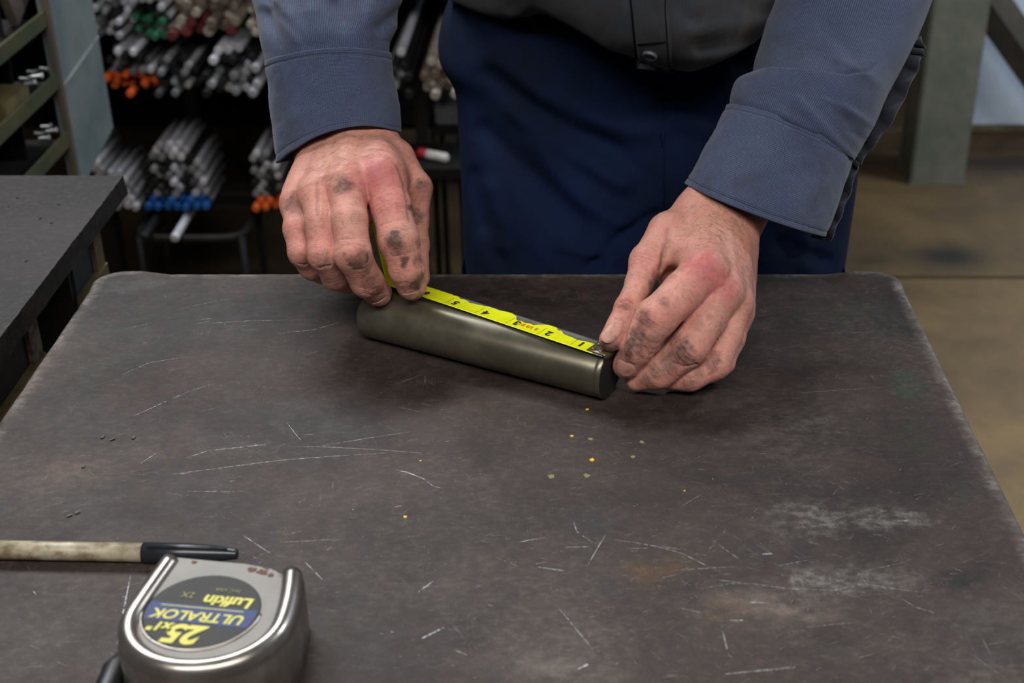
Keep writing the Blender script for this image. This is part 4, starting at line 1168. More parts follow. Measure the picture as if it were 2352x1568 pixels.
# ------------------------------------------------------------------ the worker: hands as signed distance fields, one continuous body mesh
class Field:
    def __init__(self, lo, hi, h):
        self.lo, self.h = np.array(lo), h
        self.n = np.ceil((np.array(hi) - lo) / h).astype(int) + 1
        self.ax = [self.lo[i] + h * np.arange(self.n[i]) for i in range(3)]

    def new(self): return np.full(self.n, 0.05, np.float32)

    def sub(self, lo, hi, mar=0.016):
        a = np.maximum(((np.array(lo) - mar - self.lo) / self.h).astype(int), 0)
        b = np.minimum(((np.array(hi) + mar - self.lo) / self.h).astype(int) + 2, self.n)
        if np.any(b <= a): return None, None
        sl = tuple(slice(a[i], b[i]) for i in range(3))
        X = np.stack(np.meshgrid(*[self.ax[i][sl[i]] for i in range(3)], indexing='ij'), -1).astype(np.float32)
        return sl, X


def smin(a, b, k):
    h = np.maximum(k - np.abs(a - b), 0) / k
    return np.minimum(a, b) - h * h * k * 0.25


def cone_d(X, a, b, ra, rb):
    ba = b - a; L = np.linalg.norm(ba); ba = ba / max(L, 1e-9)
    q = X - a; t = q @ ba
    rad = np.sqrt(np.maximum((q * q).sum(-1) - t * t, 0))
    sn = (ra - rb) / max(L, 1e-9); sn = max(-0.95, min(0.95, sn)); cs = math.sqrt(1 - sn * sn)
    # distance to the tangent frustum with spherical ends
    k = t - rad * sn / cs
    mid = rad * cs + t * sn - ra
    da = np.sqrt(rad * rad + t * t) - ra
    db = np.sqrt(rad * rad + (t - L) ** 2) - rb
    return np.where(k < 0, da, np.where(k > L, db, mid)).astype(np.float32)


def add_cone(Fd, val, a, b, ra, rb, k):
    a, b = np.asarray(a, float), np.asarray(b, float); r = max(ra, rb)
    sl, X = Fd.sub(np.minimum(a, b) - r, np.maximum(a, b) + r)
    if sl is None: return
    val[sl] = smin(val[sl], cone_d(X, a, b, ra, rb), k)


def add_ell(Fd, val, c, axes, radii, k, subtract=False):
    c = np.asarray(c, float); A = np.asarray(axes, float); r = np.asarray(radii, float)
    sl, X = Fd.sub(c - r.max(), c + r.max())
    if sl is None: return
    q = (X - c) @ A.T
    k0 = np.sqrt(((q / r) ** 2).sum(-1)); k1 = np.sqrt(((q / r ** 2) ** 2).sum(-1)) + 1e-6
    d = (k0 * (k0 - 1) / k1).astype(np.float32)
    val[sl] = -smin(-val[sl], d, k) if subtract else smin(val[sl], d, k)


def surface_nets(val, lo, h):
    s = val < 0
    n = np.array(val.shape)
    c = np.zeros(n - 1, np.int8)
    for dx in (0, 1):
        for dy in (0, 1):
            for dz in (0, 1):
                c += s[dx:n[0] - 1 + dx, dy:n[1] - 1 + dy, dz:n[2] - 1 + dz]
    act = np.argwhere((c > 0) & (c < 8))
    idx = -np.ones(n - 1, np.int64); idx[tuple(act.T)] = np.arange(len(act))
    acc = np.zeros((len(act), 3)); cnt = np.zeros(len(act))
    corners = [(x, y, z) for x in (0, 1) for y in (0, 1) for z in (0, 1)]
    for a in corners:
        for ax in range(3):
            if a[ax]: continue
            b = list(a); b[ax] = 1
            va = val[act[:, 0] + a[0], act[:, 1] + a[1], act[:, 2] + a[2]]; vb = val[act[:, 0] + b[0], act[:, 1] + b[1], act[:, 2] + b[2]]
            cr = (va < 0) != (vb < 0)
            t = np.where(cr, va / np.where(cr, va - vb, 1), 0)
            p_ = np.tile(np.array(a, float), (len(act), 1)); p_[:, ax] += t
            acc[cr] += p_[cr]; cnt[cr] += 1
    V = lo + h * (act + acc / cnt[:, None])
    quads = []
    for ax in range(3):
        o1, o2 = [(1, 2), (2, 0), (0, 1)][ax]
        sl0 = [slice(1, n[i] - 1) for i in range(3)]; sl1 = list(sl0)
        sl0[ax] = slice(0, n[ax] - 1); sl1[ax] = slice(1, n[ax])
        A, B = s[tuple(sl0)], s[tuple(sl1)]
        e = np.argwhere(A != B)
        off = np.ones(3, int); off[ax] = 0
        e0_ = e + off
        flip = A[tuple(e.T)]
        def cell(d1, d2):
            q_ = e0_.copy(); q_[:, o1] += d1; q_[:, o2] += d2
            return idx[tuple(q_.T)]
        q_ = np.stack([cell(-1, -1), cell(0, -1), cell(0, 0), cell(-1, 0)], 1)
        q_[~flip] = q_[~flip][:, ::-1]
        quads.append(q_)
    Q = np.vstack(quads)
    Q = Q[(Q >= 0).all(1)]
    return V, Q


def vnormals(V, Q):
    fn = np.cross(V[Q[:, 2]] - V[Q[:, 0]], V[Q[:, 3]] - V[Q[:, 1]])
    N = np.zeros_like(V)
    for k in range(4): np.add.at(N, Q[:, k], fn)
    return N / np.maximum(np.linalg.norm(N, axis=1), 1e-12)[:, None]


def smooth_mesh(V, Q, it, lam=0.5):
    e = np.vstack([Q[:, [0, 1]], Q[:, [1, 2]], Q[:, [2, 3]], Q[:, [3, 0]]])
    ec = np.sort(e, 1); key, cnt = np.unique(ec, axis=0, return_counts=True)
    bd = np.zeros(len(V), bool); bd[key[cnt == 1].ravel()] = True
    for _ in range(it):
        A = np.zeros_like(V); C = np.zeros(len(V))
        np.add.at(A, key[:, 0], V[key[:, 1]]); np.add.at(A, key[:, 1], V[key[:, 0]])
        np.add.at(C, key[:, 0], 1); np.add.at(C, key[:, 1], 1)
        nv = V + lam * (A / np.maximum(C, 1)[:, None] - V)
        V = np.where(bd[:, None], V, nv)
    return V


def seg_dist(V, a, b):
    ba = b - a; t = np.clip(((V - a) @ ba) / max(ba @ ba, 1e-12), 0, 1)
    return np.linalg.norm(V - a - t[:, None] * ba, axis=1), t


class Hand:
    """fingers: dict name -> list of (u, v, d, r_px); palm: lists of cones in the same coordinates"""

    def __init__(self, fingers, palm, arm, zmax, nails, h=0.00095, kp=0.009, extra=()):
        J = {n_: [(P(u, v, d), r * d / FPX) for u, v, d, r in pts] for n_, pts in fingers.items()}
        C = [[(P(u, v, d), r * d / FPX) for u, v, d, r in seg] for seg in palm]
        A = [[(P(u, v, d), r * d / FPX) for u, v, d, r in seg] for seg in arm]
        allp = [x for s_ in list(J.values()) + C + A for x in s_]
        lo = np.min([p_ - r - 0.004 for p_, r in allp], 0); hi = np.max([p_ + r + 0.004 for p_, r in allp], 0)
        hi[2] = zmax
        Fd = Field(lo, hi, h)
        allf = None
        for n_, pts in J.items():
            v = Fd.new()
            for (a, ra), (b, rb) in zip(pts[:-1], pts[1:]):
                add_cone(Fd, v, a, b, ra, rb, 0.0035)
            allf = v if allf is None else smin(allf, v, 0.0016)
        pv = Fd.new()
        for seg in C + A:
            for (a, ra), (b, rb) in zip(seg[:-1], seg[1:]):
                add_cone(Fd, pv, a, b, ra, rb, kp)
        val = smin(allf, pv, 0.0075)
        for c, axes, radii, k, sub in extra: add_ell(Fd, val, c, axes, radii, k, sub)
        V, Q = surface_nets(val, Fd.lo, h)
        # keep the largest connected piece only is not needed: the field is one body
        V = smooth_mesh(V, Q, 3, 0.55)
        N = vnormals(V, Q)
        self.V, self.Q, self.N, self.J = V, Q, N, J
        self.base = V.copy()
        n = len(V)
        self.skin = np.tile(S(198, 142, 126), (n, 1)); self.grime = np.zeros(n)
        # axial coordinate and wrinkle weight from the nearest finger bone
        best = np.full(n, 9.0); sec = np.full(n, 9.0); self.axial = np.zeros(n); self.axl = np.zeros(n); self.wr = np.zeros(n); self.tip = np.zeros(n)
        best_f = -np.ones(n, int)
        for fi, (n_, pts) in enumerate(J.items()):
            off = 0.05 * fi; acc = 0.0; fd = np.full(n, 9.0)
            for (a, ra), (b, rb) in zip(pts[:-1], pts[1:]):
                d, t = seg_dist(V, a, b); L = np.linalg.norm(b - a)
                dd = d - (ra + (rb - ra) * t)
                fd = np.minimum(fd, dd)
                m_ = dd < best
                sec = np.where(m_ & (best_f != fi), best, sec); best_f = np.where(m_, fi, best_f)
                best = np.where(m_, dd, best)
                self.axial = np.where(m_, off + acc + t * L, self.axial)
                self.axl = np.where(m_, acc + t * L, self.axl)
                self.wr = np.where(m_, 0.16, self.wr)
                acc += L
            sec = np.where(best_f != fi, np.minimum(sec, fd), sec)
            for k_, (j, r) in enumerate(pts):
                if k_ == 0: continue
                w = np.exp(-(np.linalg.norm(V - j, axis=1) / (r * 1.15)) ** 4)
                self.wr = np.maximum(self.wr, w * (0.95 if k_ < len(pts) - 1 else 0.5))
        onf = np.exp(-np.maximum(best - 0.002, 0) / 0.006)
        val_ = np.exp(-(np.maximum(sec - best, 0) / 0.0016) ** 2) * onf * np.exp(-np.maximum(sec, 0) / 0.002) * np.clip((self.axl - 0.012) / 0.015, 0, 1)
        self.V = self.V - self.N * (0.0011 * val_)[:, None]; self.grime = np.maximum(self.grime, 0.55 * val_)  # grooves between fingers darkened too, painting in their shade
        self.wr *= onf * np.clip((sec - best - 0.0012) / 0.003, 0, 1); self.onf = onf

    def near(self, u, v, tol=5.0):
        pu, pv, d = self._proj()
        e = np.hypot(pu - u, pv - v)
        ok = np.where(e < tol)[0]
        if len(ok) == 0: return int(np.argmin(e))
        return int(ok[np.argmin(d[ok])])

    def _proj(self):
        q = self.base - EYE; d = q @ FWD
        return CX + FPX * (q @ RGT) / d, CY - FPX * (q @ UPV) / d, d

    def at(self, u, v): return self.base[self.near(u, v)]

    def paint(self, u, v, r_mm, col, a, soft=0.6, ell=None):
        c = self.at(u, v); q = self.base - c
        dist = np.linalg.norm(q, axis=1) / (r_mm * 1e-3) + 0.22 * fbm(self.base * 260, 2, 3)
        w = (a * np.clip((1 - dist) / soft, 0, 1))[:, None]
        self.skin = self.skin * (1 - w) + S(*col) * w

    def dirt(self, u, v, r_mm, a, soft=0.6):
        c = self.at(u, v); q = self.base - c
        dist = np.linalg.norm(q, axis=1) / (r_mm * 1e-3) + 0.25 * fbm(self.base * 300, 3, 8)
        self.grime = np.maximum(self.grime, a * np.clip((1 - dist) / soft, 0, 1))

    def line(self, px, w_mm, h_mm, dirt=0.0):
        """raise (h>0) or crease (h<0) the skin along a polyline seen in the photo"""
        pts = [self.at(u, v) for u, v in px]
        d = np.min([seg_dist(self.base, a, b)[0] for a, b in zip(pts[:-1], pts[1:])], 0)
        g = np.exp(-(d / (w_mm * 1e-3)) ** 2)
        self.V = self.V + self.N * (h_mm * 1e-3 * g)[:, None]
        if dirt: self.grime = np.maximum(self.grime, dirt * np.exp(-(d / (w_mm * 0.8e-3)) ** 2))

    def bump(self, u, v, r_mm, h_mm):
        c = self.at(u, v); d = np.linalg.norm(self.base - c, axis=1)
        self.V = self.V + self.N * (h_mm * 1e-3 * np.exp(-(d / (r_mm * 1e-3)) ** 2))[:, None]


# photo-left hand (palm down, pinching the tape against the bar's far-left end)
LH = Hand(
    fingers={
        'index': [(880, 408, .912, 46), (899, 478, .9035, 45), (916, 552, .8970, 46), (934, 618, .9020, 39), (945, 655, .9120, 35)],
        'middle': [(797, 424, .908, 44), (803, 505, .8900, 40), (812, 586, .8840, 41.5), (842, 645, .9010, 37), (868, 672, .9180, 32)],
        'ring': [(734, 446, .913, 40), (737, 515, .8960, 36), (744, 585, .8900, 36), (772, 632, .9080, 33), (796, 648, .9290, 28)],
        'pinky': [(684, 468, .922, 35), (684, 528, .9090, 32), (694, 580, .9050, 31), (716, 612, .9190, 29), (738, 628, .9380, 25)],
        'thumb': [(912, 362, .962, 38), (955, 432, .9480, 37), (957, 505, .9500, 27), (958, 560, .9510, 27), (962, 640, .9430, 25)]},
    palm=[[(862, 318, .980, 40), (880, 408, .912, 47)], [(812, 310, .978, 44), (797, 424, .908, 46)], [(770, 322, .980, 42), (734, 446, .914, 42)], [(735, 345, .978, 42), (684, 468, .924, 36)], [(728, 372, .972, 36), (690, 440, .935, 34)],
          [(868, 330, .984, 40), (908, 366, .966, 40)], [(880, 408, .917, 38), (797, 424, .914, 38), (734, 446, .918, 34), (690, 466, .926, 30)], [(846, 430, .924, 34), (848, 492, .918, 22)], [(768, 445, .918, 30), (772, 490, .911, 17)], [(712, 460, .925, 26), (712, 500, .920, 14)], [(905, 395, .945, 36), (900, 420, .925, 38)], [(740, 380, .985, 46), (700, 470, .942, 40)], [(860, 380, .970, 50), (790, 470, .945, 44)],
          [(800, 380, .960, 50), (760, 450, .938, 44)]],
    arm=[[(858, 320, .972, 48), (815, 90, 1.000, 66)], [(752, 345, .976, 52), (735, 90, 1.003, 70)], [(808, 325, .970, 54), (775, 90, .998, 74)], [(722, 362, .980, 40), (705, 200, 1.0, 56)]],
    zmax=1.062, nails=None)
# photo-right hand (thumb and forefinger holding the hook at the near end, other fingers curled on the bench)
RH = Hand(
    fingers={
        'index': [(1618, 622, .876, 47), (1570, 672, .8680, 48), (1507, 730, .8590, 47), (1462, 797, .8610, 40), (1438, 838, .8680, 32)],
        'middle': [(1660, 668, .882, 44), (1625, 732, .8720, 43), (1582, 799, .8650, 43.5), (1515, 854, .8690, 38), (1464, 872, .8770, 27)],
        'ring': [(1690, 700, .892, 37), (1670, 772, .8830, 34), (1643, 840, .8740, 32), (1588, 868, .8730, 29), (1535, 872, .8780, 24)],
        'pinky': [(1694, 722, .906, 32), (1682, 780, .8990, 28), (1660, 834, .8890, 26), (1610, 858, .8890, 23), (1570, 860, .8920, 20)],
        'thumb': [(1535, 535, .918, 44), (1488, 600, .8960, 40), (1466, 655, .8860, 30), (1442, 705, .8690, 29), (1402, 781, .8560, 27)]},
    palm=[[(1608, 478, .940, 42), (1618, 622, .876, 48)], [(1650, 482, .936, 44), (1660, 668, .882, 45)], [(1688, 495, .940, 42), (1688, 690, .893, 38)], [(1706, 515, .945, 36), (1692, 720, .906, 34)],
          [(1585, 492, .946, 40), (1535, 535, .918, 42)], [(1540, 560, .905, 38), (1590, 590, .892, 40)], [(1640, 560, .930, 50), (1640, 690, .910, 44)], [(1690, 560, .940, 42), (1690, 700, .915, 36)],
          [(1560, 580, .915, 40), (1640, 660, .905, 44)], [(1535, 600, .920, 36), (1570, 700, .912, 36)], [(1570, 700, .912, 34), (1590, 770, .900, 30)], [(1578, 740, .902, 34), (1505, 830, .895, 24)]],
    arm=[[(1612, 470, .940, 44), (1755, 240, .985, 58)], [(1692, 500, .948, 44), (1836, 270, .992, 60)], [(1652, 484, .943, 50), (1795, 255, .988, 60)], [(1712, 505, .946, 40), (1850, 300, .985, 60)]],
    zmax=1.024, nails=None)

PINK, RED, TAN, PALE, GREY = (206, 134, 126), (186, 96, 100), (196, 146, 122), (214, 164, 148), (110, 84, 80)
for Hn, areas in ((LH, [(870, 400, 26, RED, .85), (905, 470, 20, PINK, .7), (890, 440, 22, PINK, .6), (735, 540, 18, PINK, .5), (690, 540, 14, PINK, .5), (815, 580, 12, (210, 124, 106), .6), (800, 480, 14, PALE, .4), (925, 610, 14, (200, 130, 116), .5), (970, 440, 12, PINK, .6), (800, 320, 30, TAN, .6), (850, 660, 12, (186, 128, 114), .5)]),
                  (RH, [(1618, 610, 20, RED, .85), (1668, 655, 12, RED, .75), (1600, 680, 22, PINK, .6), (1500, 720, 14, PINK, .6), (1475, 600, 16, PINK, .7), (1650, 500, 40, TAN, .6), (1560, 660, 14, PALE, .4), (1640, 760, 14, PALE, .4), (1425, 690, 12, (186, 110, 92), .6), (1590, 800, 12, (190, 128, 112), .5), (1550, 860, 14, (180, 120, 104), .4), (1630, 850, 10, PINK, .5)])):
    for u, v, r, c_, a_ in areas: Hn.paint(u, v, r, c_, a_, 0.9)
# dirt patches, plus shade painted along the index side and thumb web
for u, v, r, a_ in ((787, 423, 8.5, .72), (672, 458, 8.0, .62), (680, 478, 7, .45), (905, 556, 8.0, .85), (915, 568, 7, .6), (932, 603, 3.6, .85), (928, 612, 2.6, .8), (822, 598, 9.5, .80), (835, 590, 8, .7), (845, 625, 7, .5), (858, 650, 8, .55), (872, 672, 9, .6), (960, 655, 7, .75), (963, 600, 6, .55), (966, 560, 5, .5),
                    (970, 640, 6, .6), (735, 610, 5, .4), (760, 650, 8, .4), (780, 660, 7, .5), (970, 428, 6, .6), (950, 480, 6, .7), (958, 500, 7, .6), (700, 600, 6, .4), (748, 598, 7, .35), (790, 640, 7, .35), (880, 690, 6, .5), (925, 690, 5, .5)):
    LH.dirt(u, v, r, a_)
for u, v, r, a_ in ((1475, 735, 8, .62), (1460, 765, 9, .72), (1445, 785, 8, .72), (1470, 800, 9, .6), (1490, 785, 7, .4), (1435, 810, 7, .6), (1560, 800, 9, .72), (1550, 815, 10, .75), (1530, 835, 10, .6), (1570, 830, 7, .6), (1500, 850, 8, .5), (1480, 880, 8, .45), (1640, 820, 7, .55), (1625, 835, 7, .5), (1610, 850, 6, .5),
                    (1392, 800, 9, .9), (1402, 800, 8, .8), (1412, 795, 6, .6), (1510, 640, 6, .7), (1500, 660, 6, .6), (1585, 880, 9, .4), (1440, 700, 6, .35), (1545, 780, 7, .5), (1530, 690, 5, .4), (1600, 740, 6, .3)):
    RH.dirt(u, v, r, a_)
# tendons, veins, folds
LH.line([(735, 620), (744, 616), (760, 612)], 0.9, -0.8, .5); LH.line([(690, 610), (703, 612), (716, 606)], 0.8, -0.7, .4)
LH.line([(820, 620), (835, 622), (850, 612)], 0.9, -0.5, .4); LH.line([(782, 548), (800, 545), (818, 546)], 0.8, -0.4, .3); LH.line([(780, 562), (805, 556), (830, 560)], 0.8, -0.3, .2)
LH.line([(890, 530), (912, 520), (935, 526)], 0.9, -0.4, .25); LH.line([(886, 540), (910, 530), (940, 536)], 0.8, -0.3, .2); LH.line([(895, 588), (912, 591), (930, 586)], 0.9, -0.5, .35)
LH.line([(910, 655), (930, 652), (950, 656)], 0.8, -0.35, .2); LH.line([(828, 664), (850, 668), (872, 664)], 0.8, -0.4, .3); LH.line([(838, 676), (858, 680), (885, 676)], 0.8, -0.4, .35)
LH.line([(725, 420), (728, 445), (730, 465), (728, 490)], 1.3, -0.9, .35)
LH.line([(770, 395), (800, 372), (830, 350), (870, 345), (900, 352)], 3.0, 0.7); LH.line([(690, 430), (730, 405), (770, 392)], 2.5, 0.6); LH.line([(745, 330), (750, 370), (735, 400)], 2.4, 0.55)
LH.line([(918, 385), (932, 420), (940, 460), (944, 500)], 2.0, -0.7, .3)
LH.bump(787, 421, 9, 1.2); LH.bump(872, 402, 13, 1.4); LH.bump(675, 462, 8, 1.0); LH.bump(730, 438, 7, 0.7); LH.bump(818, 594, 8, 0.9); LH.bump(910, 556, 8, 0.6); LH.bump(972, 428, 8, 1.6)
LH.bump(746, 594, 7, 0.8); LH.bump(694, 584, 6, 0.7)
for k_ in range(4): LH.line([(900 + 8 * k_, 360 + 5 * k_), (918 + 7 * k_, 385 + 8 * k_), (926 + 6 * k_, 410 + 9 * k_)], 0.8, -0.28)
RH.line([(1422, 690), (1440, 684), (1458, 692)], 1.0, -0.8, .5); RH.line([(1415, 704), (1435, 704), (1455, 712)], 0.9, -0.7, .45); RH.line([(1412, 728), (1428, 730), (1442, 740)], 0.8, -0.5, .3)
for k_, (dx, dy) in enumerate(((0, 0), (-8, 12), (-14, 23), (-20, 35))): RH.line([(1468 + dx, 770 + dy), (1490 + dx, 788 + dy), (1515 + dx, 792 + dy)], 1.0, -0.6, .4)
RH.line([(1412, 833), (1428, 834), (1448, 838), (1460, 842)], 0.9, -0.7, .5)
RH.line([(1545, 838), (1570, 846), (1590, 842), (1602, 840)], 1.0, -0.8, .5); RH.line([(1596, 832), (1603, 842)], 0.9, -0.7, .5); RH.line([(1578, 804), (1590, 810), (1596, 812)], 0.9, -0.5, .3)
RH.line([(1560, 866), (1575, 870), (1590, 868)], 0.8, -0.4, .2); RH.line([(1628, 866), (1640, 860), (1648, 852)], 0.9, -0.5, .3)
RH.line([(1532, 520), (1530, 555), (1526, 590), (1522, 620)], 2.6, -1.8, .35); RH.line([(1527, 545), (1517, 590), (1500, 620)], 2.6, 1.0)
RH.line([(1545, 575), (1580, 562), (1620, 562), (1655, 580), (1675, 620)], 2.6, 0.5); RH.line([(1620, 500), (1625, 540), (1620, 575)], 2.6, 0.35); RH.line([(1680, 520), (1690, 580), (1700, 640)], 2.6, 0.3)
RH.bump(1618, 612, 12, 1.6); RH.bump(1668, 658, 9, 1.4); RH.bump(1500, 725, 9, 1.0); RH.bump(1596, 812, 8, 1.0); RH.bump(1650, 845, 6, 0.8); RH.bump(1474, 596, 12, 1.2)
for Hn in (LH, RH):
    Hn.V = Hn.V + Hn.N * (0.00022 * fbm(Hn.base * 170, 3, 21))[:, None]
    lowz = Hn.V[:, 2] < BENCH_Z + 0.0003
    Hn.V[lowz, 2] = BENCH_Z + 0.0003
    Hn.grime = np.clip(Hn.grime + 0.05 + 0.10 * Hn.onf * np.clip(fbm(Hn.base * 90, 3, 33), -0.3, 1), 0, 1)

# one body: both hands, forearms and upper arms run under the shirt and join across the shoulders
bmb = bmesh.new()
lay_skin = bmb.verts.layers.float_color.new('Skin')
lay_g = bmb.verts.layers.float.new('Grime'); lay_a = bmb.verts.layers.float.new('Axial'); lay_w = bmb.verts.layers.float.new('Wrinkle')
loops = []
for Hn in (LH, RH):
    vs = [bmb.verts.new(tuple(c)) for c in Hn.V]
    for k_, v_ in enumerate(vs):
        v_[lay_skin] = (*Hn.skin[k_], 1); v_[lay_g] = Hn.grime[k_]; v_[lay_a] = Hn.axial[k_]; v_[lay_w] = Hn.wr[k_]
    fs = []
    for q_ in Hn.Q:
        try: fs.append(bmb.faces.new([vs[i] for i in q_]))
        except ValueError: pass
    be = [e for f in fs for e in f.edges if len(e.link_faces) == 1]
    be = list({e.index if False else id(e): e for e in be}.values())
    # longest boundary loop
    left_ = set(be); best_ = []
    while left_:
        e = left_.pop(); comp = [e]; stack = list(e.verts)
        while stack:
            v_ = stack.pop()
            for e2 in v_.link_edges:
                if e2 in left_: left_.discard(e2); comp.append(e2); stack += list(e2.verts)
        if len(comp) > len(best_): best_ = comp
    loops.append(best_)
mid_sh = np.array([0.13, 1.20, 1.40])
arm_path = {0: [P(752, 0, 1.02), P(700, -260, 1.07), np.array([-0.085, 1.17, 1.37])], 1: [P(1930, 20, 1.01), P(1990, -250, 1.06), np.array([0.335, 1.17, 1.37])]}
prev = []
for k_ in (0, 1):
    c0_ = np.mean([v_.co for e in loops[k_] for v_ in e.verts], axis=0)
    pts = [c0_] + arm_path[k_] + [mid_sh + np.array([(-0.01, 0.01)[k_], 0, 0])]
    Vr, Fr = tube(pts[1:], [0.034, 0.044, 0.058, 0.075], 48, False)
    vs = [bmb.verts.new(c) for c in Vr]
    for v_ in vs: v_[lay_skin] = (*S(196, 146, 128), 1)
    for f in Fr: bmb.faces.new([vs[i] for i in f])
    bmb.edges.ensure_lookup_table()
    ring0 = [bmb.edges.get((vs[i], vs[(i + 1) % 48])) for i in range(48)]
    ring1 = [bmb.edges.get((vs[3 * 48 + i], vs[3 * 48 + (i + 1) % 48])) for i in range(48)]
    bmesh.ops.bridge_loops(bmb, edges=loops[k_] + ring0)
    prev.append(ring1)
bmesh.ops.bridge_loops(bmb, edges=prev[0] + prev[1])
bmesh.ops.recalc_face_normals(bmb, faces=bmb.faces)
person = bm_obj('person', bmb, M_SKIN, None, True)
tag(person, 'person in a blue-grey work shirt and navy trousers measuring a steel bar with dirty hands', 'person')


def nail(Hn, u, v, along_uv, w_mm, l_mm, name='fingernail'):
    """a nail plate: curved ellipse set into the fingertip, seated by the surface normal there"""
    i_ = Hn.near(u, v); c_ = Hn.V[i_]; nn = np.mean(Hn.N[np.linalg.norm(Hn.base - c_, axis=1) < w_mm * 0.45e-3], 0); nn /= np.linalg.norm(nn)
    al = along_uv[0] * RGT - along_uv[1] * UPV
    al = al - nn * (al @ nn); al /= np.linalg.norm(al); si = np.cross(nn, al)
    V, Fc = [], []
    R_, T_ = 8, 28
    for r_ in range(R_ + 1):
        for t_ in range(T_):
            a_ = 2 * PI * t_ / T_; rr = r_ / R_
            ca, sa = math.cos(a_), math.sin(a_)
            x = rr * math.copysign(abs(sa) ** 0.75, sa) * w_mm * 0.5e-3; y = rr * math.copysign(abs(ca) ** 0.75, ca) * l_mm * 0.5e-3
            z = 0.0011 - x * x * 62.0 - y * y * 14.0 - (0.0005 if r_ == R_ else 0)
            V.append(c_ + si * x + al * y + nn * z)
    for r_ in range(R_):
        for t_ in range(T_):
            t2 = (t_ + 1) % T_
            Fc.append((r_ * T_ + t_, (r_ + 1) * T_ + t_, (r_ + 1) * T_ + t2, r_ * T_ + t2))
    return mesh_obj(name, V, Fc, M_NAIL, person)


nail(LH, 942, 684, (0.15, 1), 12.0, 6.5); nail(LH, 876, 697, (0.45, 1), 12.0, 5.5)
nail(RH, 1430, 850, (-0.5, 1), 13.5, 11.5); nail(RH, 1406, 760, (-0.70, 1), 9.5, 16.0)

# short dark hairs on wrists and hand backs
V, Fc = [], []
for Hn, regs, dr_ in ((LH, [(800, 330, 95, 34, 150), (760, 380, 70, 30, 60), (900, 350, 40, 25, 40), (800, 490, 30, 20, 14), (735, 500, 16, 24, 8)], (-0.6, 0.6)),
                      (RH, [(1640, 500, 75, 45, 190), (1600, 540, 60, 30, 60), (1690, 600, 34, 80, 60), (1640, 740, 24, 20, 12), (1725, 600, 12, 90, 30)], (0.5, 0.7))):
    pu, pv, dd = Hn._proj()
    front = (Hn.N * (EYE - Hn.base)).sum(1) > 0
    for u, v, su, sv, n_ in regs:
        m_ = np.where(front & (((pu - u) / su) ** 2 + ((pv - v) / sv) ** 2 < 1))[0]
        if len(m_) == 0: continue
        for i_ in RNG.choice(m_, n_):
            nn = Hn.N[i_]; al = (dr_[0] + RNG.normal(0, .5)) * RGT - (dr_[1] + RNG.normal(0, .5)) * UPV
            al = al - nn * (al @ nn); al /= max(np.linalg.norm(al), 1e-6); si = np.cross(nn, al)
            L = RNG.uniform(.004, .0095); cu = RNG.normal(0, .6); p0 = Hn.V[i_] - nn * 0.0003
            pts = [p0 + (al * t_ + si * cu * t_ * t_ + nn * (0.36 * t_ - 0.30 * t_ * t_)) * L for t_ in (0, .33, .66, 1.0)]
            v0, f0 = tube(pts, [.000045, .000045, .000035, .000015], 3, False)
            b_ = len(V); V += v0; Fc += [tuple(x + b_ for x in f_) for f_ in f0]
hair = mesh_obj('arm_hair', V, Fc, M_HAIR, person, True); hair['kind'] = 'stuff'


# ---- clothes: lofted rings between outline points read on each sleeve
def loft(name, rings, n_al, n_ar, mat, parent, disp=None, power=2.0, tp=1.0):
    """rings: (Lu, Lv, Ld, Ru, Rv, Rd, front_du, front_dv, half_depth, back_scale)"""
    ctrl = []
    for Lu, Lv, Ld, Ru, Rv, Rd, fu, fv, T, bs_ in rings:
        a, b = P(Lu, Lv, Ld), P(Ru, Rv, Rd); c_ = (a + b) / 2
        dm = (Ld + Rd) / 2
        ur, vr, _d = project(c_); rd = FWD + (ur - CX) / FPX * RGT - (vr - CY) / FPX * UPV
        ctrl.append(np.concatenate([c_, (b - a) / 2, -rd * T, [bs_], (fu * RGT - fv * UPV) * dm / FPX]))
    R_ = catmull(ctrl, n_al)
    C_, Xh, W_, B_ = R_[:, 0:3], R_[:, 3:6], R_[:, 6:9], R_[:, 9]
    al = np.concatenate([[0], np.cumsum(np.linalg.norm(np.diff(C_, axis=0), axis=1))])
    th = np.linspace(0, 2 * PI, n_ar + 1)          # 0 = right outline, pi/2 = front, seam doubled for the UVs
    th = th - PI / 2
    V, UV = [], []
    rmean = np.mean(np.linalg.norm(Xh, axis=1))
    for i in range(n_al):
        ca, sa = np.cos(th), np.sin(th)
        e = 2.0 / power
        ca = np.sign(ca) * np.abs(ca) ** e; sa = np.sign(sa) * np.abs(sa) ** e
        wv = np.where(sa > 0, sa, sa * B_[i])
        V.append(C_[i] + ca[:, None] * Xh[i] + wv[:, None] * W_[i] + (np.where(wv > 0, 1, 0.0 if tp > 1 else -1) * np.abs(wv) ** tp)[:, None] * R_[i, 10:13]); UV.append(np.column_stack([th * rmean, np.full(n_ar + 1, al[i])]))
    V = np.array(V); UV = np.array(UV)
    if disp is not None:
        du = np.gradient(V, axis=1); dv = np.gradient(V, axis=0)
        N_ = np.cross(du, dv); N_ /= np.maximum(np.linalg.norm(N_, axis=2), 1e-9)[..., None]
        if (N_ * (V - C_[:, None, :])).sum() < 0: N_ = -N_
        V = V + N_ * disp(V, th[None, :] + 0 * V[..., 0], (al / al[-1])[:, None] + 0 * V[..., 0])[..., None]
    V[:, -1] = V[:, 0]
    st_ = n_ar + 1
    Fc = [(i * st_ + k, i * st_ + k + 1, (i + 1) * st_ + k + 1, (i + 1) * st_ + k) for i in range(n_al - 1) for k in range(n_ar)]
    return mesh_obj(name, V.reshape(-1, 3), Fc, mat, parent, True, UV.reshape(-1, 2)), V


def sgn(th): return np.sin(th)


